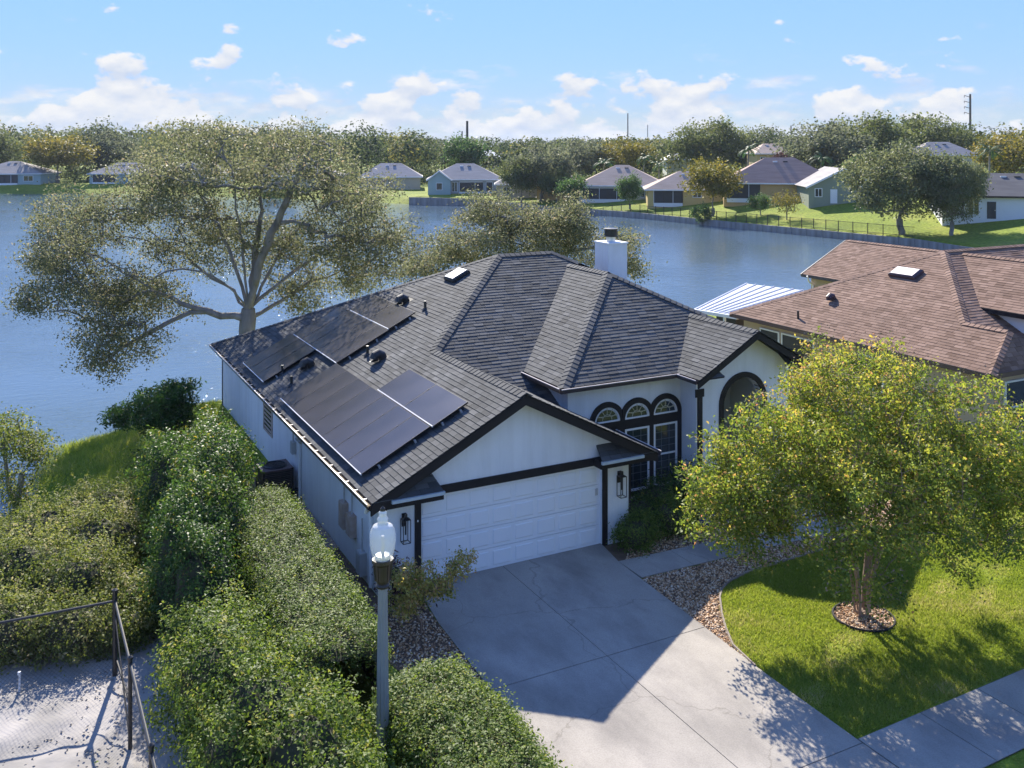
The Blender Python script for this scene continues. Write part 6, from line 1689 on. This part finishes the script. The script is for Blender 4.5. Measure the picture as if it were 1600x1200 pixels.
for a in (
    ('gold', 90, 243, 13.5, 'broad olive-gold tree between the two far-left lake houses', 1.35), ('oak', -20, 262, 13, 'dark tree cut by the left edge of the photo', 1.2), ('oak2', 160, 262, 14, 'grey-green tree behind the low grey-roofed house', 1.2),
    ('green', 727, 246, 12, 'rounded bright green tree above the teal-gabled house', 1.0), ('oak2', 846, 181, 11.0, 'tall grey-green oak overhanging the orange-walled house', 1.1), ('oak', 815, 178, 8.0, 'dark oak on the shore beside the beige house', .85), ('oak', 870, 174, 6.5, 'dark low tree at the shore left of the small tree', .8),
    ('small', 897, 167, 5.6, 'small dark tree left of the white-edged porch', 1.05), ('green', 984, 162, 6.0, 'twin-trunked green tree before the brown-roofed lake house', .85), ('gold', 1114, 146, 9.4, 'golden tree with bare forked trunk beside the yellow house', 1.0), ('small', 1097, 141, 3.4, 'little round tree by the shore fence', 1.0),
    ('small', 1188, 142, 3.2, 'dark green shrub tree beside the pool cage', 1.2), ('airy', 1229, 136, 4.9, 'wispy half-bare tree on the far lawn', .9), ('bank', 1407, 117.5, 11.4, 'large round oak on the far bank', 1.12), ('bank', 1487, 114, 9.6, 'smaller leaning oak beside the large round oak', .85),
    ('gold', 1585, 165, 12.0, 'yellow-green tree at the right edge above the slate roof', 1.2), ('gold', 975, 222, 11.5, 'yellowish tree above the brown-roofed lake house', 1.3), ('oak2', 1290, 188, 13.0, 'large grey oak above the green gabled house', 1.25), ('oak', 1350, 196, 14.0, 'dark oak right of the large grey oak', 1.2), ('red', 1218, 176, 7.5, 'reddish-leaved tree above the reddish roof', .9),
    ('oak', 1455, 215, 14.5, 'dark oak on the skyline left of the tall pylon', 1.1), ('oak2', 1195, 240, 13, 'grey oak on the skyline above the yellow two-storey house', 1.2), ('oak', 1110, 232, 14.5, 'dark skyline tree behind the golden forked tree', 1.1), ('oak2', 905, 225, 11, 'grey oak above the palm cluster', 1.3), ('green', 1345, 168, 6.5, 'bright green bushy tree behind the green gabled house', 1.2)):
    far_tree(*a, group='trees of the far shore')
def palm(px, Z, h, label, n=15, fl=2.4, seed=0):
    r = np.random.default_rng(200 + seed); u, v = cf(px, Z); z = gz(u, v)
    t = empty('palm_tree', (u, v, z), 0, label, 'palm', 'palms of the far shore')
    lean = r.normal(0, .3, 2)
    MB().tube([(0, 0, -.3), (lean[0] * .4, lean[1] * .4, h * .5), (lean[0], lean[1], h)], [.20, .15, .14], 8).build('trunk', M['bark'], t)
    for k in range(n):
        a = 2 * math.pi * k / n + r.normal(0, .15); el = r.uniform(-.1, 1.1); mb = MB(); pr = None; c = Vector((lean[0], lean[1], h)); d = Vector((math.cos(a) * math.cos(el), math.sin(a) * math.cos(el), math.sin(el)))
        side = Vector((-math.sin(a), math.cos(a), 0)); seg = 9
        for s in range(seg):
            p2 = c + d * (fl / seg); d = (d + Vector((0, 0, -.20))).normalized()
            w = .52 * math.sin(math.pi * (s + 1.2) / (seg + 1.4))
            for sg in (-1, 1):
                mb.poly([c, c + side * (sg * w) - Vector((0, 0, w * .45)) + d * .12, c.lerp(p2, .6) + side * (sg * w * .25) - Vector((0, 0, .06))])
                mb.poly([c.lerp(p2, .5), c.lerp(p2, .5) + side * (sg * w) - Vector((0, 0, w * .45)) + d * .12, p2 + side * (sg * w * .2) - Vector((0, 0, .05))])
            c = p2
        mb.build('frond', M['leaf_far_green'], t)
palm(1003, 196, 6.5, 'tall palm right of the brown-roofed lake house roof', seed=1); palm(940, 195, 5.5, 'palm showing behind the left end of the brown roof', 15, 3.0, 2); palm(1030, 190, 5.0, 'short palm above the yellow house', 14, 2.4, 3)
palm(1168, 182, 7.8, 'palm standing above the orange house', 16, 2.8, 4); palm(1195, 172, 4.5, 'low palm between the reddish roofs', 14, 2.6, 5); palm(1545, 158, 7.5, 'palm behind the slate-roofed white house', 16, 2.8, 6); palm(1280, 170, 6.0, 'palm behind the reddish roof left of the green gable', 14, 2.8, 7)

def woodland():
    """the far wood reads as one mass along the skyline"""
    r = np.random.default_rng(300)
    Cs = []; Ns = []; Ts = []; Sz = []
    band = []
    for k in range(760):
        px = r.uniform(-180, 1780); f = r.random()
        Z0 = np.interp(px, [0, 300, 640, 800, 1000, 1200, 1600], [262, 255, 235, 238, 236, 222, 210])
        Z = Z0 + f ** 1.6 * 420 + r.uniform(0, 15)
        band.append((px, Z))
    for px, Z in band:
        u, v = cf(px, Z)
        tall = np.interp(px, [-100, 300, 560, 640, 720, 800, 1000, 1100, 1600], [14.0, 14.0, 13.2, 11.4, 10.2, 10.0, 10.2, 11.2, 12.2])
        h = tall * r.uniform(.62, 1.16) + max(0, (Z - 300)) * .004; R = h * r.uniform(.36, .52)
        n = int(np.interp(Z, [210, 300, 650], [620, 380, 200])); s = np.interp(Z, [210, 300, 650], [.62, .85, 1.5])
        d = unit(r.normal(size=(n, 3))); d[:, 2] = np.where(r.random(n) < .65, np.abs(d[:, 2]), d[:, 2])
        ph = r.uniform(0, 6.28, 6)
        q = np.sin(d[:, 0] * 5 + ph[0]) * np.sin(d[:, 1] * 5 + ph[1]) + .8 * np.sin(d[:, 2] * 7 + ph[2]) * np.sin(d[:, 0] * 8 + ph[3]) + .5 * np.sin(d[:, 1] * 13 + ph[4])
        sc = 1 + .16 * q - np.abs(r.normal(0, .10, n))
        C = d * sc[:, None] * np.array([R, R, h * .5]) + np.array([u, v, .4 + h * .5])
        Cs.append(C); Ns.append(d + r.normal(0, .6, d.shape) + np.array([0, 0, .35])); Sz.append(np.full(n, s))
        Ts.append(np.clip(r.choice([.12, .3, .45, .6, .85], p=[.2, .28, .26, .16, .1]) + .12 * q + r.normal(0, .12, n), 0, 1))
    me = leaf_mesh('woodland', np.concatenate(Cs), np.concatenate(Ns), np.concatenate(Sz), M['leaf_wood'], np.concatenate(Ts), .75, r)
    link_mesh('woodland', me, kind='stuff', label='distant wood forming the skyline beyond the lake houses')
M['leaf_wood'] = tint_mat('wood_leaf', [(0, (0.04, 0.062, 0.032)), (0.45, (0.09, 0.12, 0.05)), (0.8, (0.16, 0.175, 0.066)), (1, (0.26, 0.235, 0.07))], rough=.7, spec=.15, trans=.42)
woodland()
def understory():
    r = np.random.default_rng(301); Cs = []; Ns = []; Ts = []; Sz = []
    for k in range(330):
        px = r.uniform(-150, 1750); Z = np.interp(px, [0, 300, 640, 800, 1000, 1150, 1320, 1600], [252, 246, 222, 212, 196, 185, 165, 140]) + r.uniform(0, 45)
        u, v = cf(px, Z); z0 = gz(u, v); R = r.uniform(1.5, 3.5); h = r.uniform(1.5, 4.5); n = 220
        d = unit(r.normal(size=(n, 3))); d[:, 2] = np.abs(d[:, 2])
        Cs.append(d * np.array([R, R, h]) * r.uniform(.8, 1.1, (n, 1)) + np.array([u, v, z0])); Ns.append(d + r.normal(0, .5, d.shape)); Ts.append(np.clip(r.uniform(.1, .8) + r.normal(0, .12, n), 0, 1)); Sz.append(np.full(n, .5))
    me = leaf_mesh('garden_shrubbery', np.concatenate(Cs), np.concatenate(Ns), np.concatenate(Sz), M['leaf_far'], np.concatenate(Ts), .7, r)
    link_mesh('garden_shrubbery', me, kind='stuff', label='mass of garden shrubs behind the far houses')
understory()

# ------------------------------------------------------------------ poles on the skyline
def pole(px, py_top, Z, w, label, arms=0, m='pole'):
    u, v = cf(px, Z); zt = zat(py_top, Z)
    t = empty('utility_pole', (u, v, 0), -TH, label, 'pole', 'poles on the skyline')
    MB().tube([(0, 0, 0), (0, 0, zt)], [w, w * .7], 8).build('mast', M[m], t)
    for k in range(arms):
        z = zt - .6 - k * (zt - 14) / max(1, arms) * .55
        MB().bar((0, 0, z - .8), (-2.6, 0, z), .22).build('cross_arm', M[m], t); MB().bar((-2.6, 0, z), (-2.6, 0, z - .9), .16).build('insulator', M[m], t)
    return t
pole(1516, 147, 420, .62, 'tall dark pylon with four short arms at right', 4)
pole(730, 189, 330, .55, 'thick dark pole above the teal-gabled house'); pole(722, 205, 330, .3, 'short pole just left of the thick dark pole')
pole(981, 177, 420, .3, 'thin pole above the brown-roofed lake house'); pole(1012, 195, 420, .22, 'short thin pole right of the lake-house pole', m='pole_pale'); pole(1236, 196, 420, .35, 'pole above the yellow two-storey house'); pole(1213, 201, 420, .22, 'pale thin pole left of the yellow-house pole', m='pole_pale'); pole(1315, 192, 420, .28, 'pole rising from the grey oak')

# ------------------------------------------------------------------ haze over the lake and woods
m = bpy.data.materials.new('haze_air'); m.use_nodes = True
nt = m.node_tree; nt.nodes.clear()
pv = nt.nodes.new('ShaderNodeVolumePrincipled'); pv.inputs['Color'].default_value = (0.80, 0.88, 1.0, 1); pv.inputs['Density'].default_value = 0.00013; pv.inputs['Anisotropy'].default_value = 0.0
ou = nt.nodes.new('ShaderNodeOutputMaterial'); nt.links.new(pv.outputs[0], ou.inputs['Volume'])
MB().box((-2750, -2750, -4.4), (2750, 2750, 40.0)).build('haze', m, kind='stuff', label='thin blue air over the lake and the far woods')
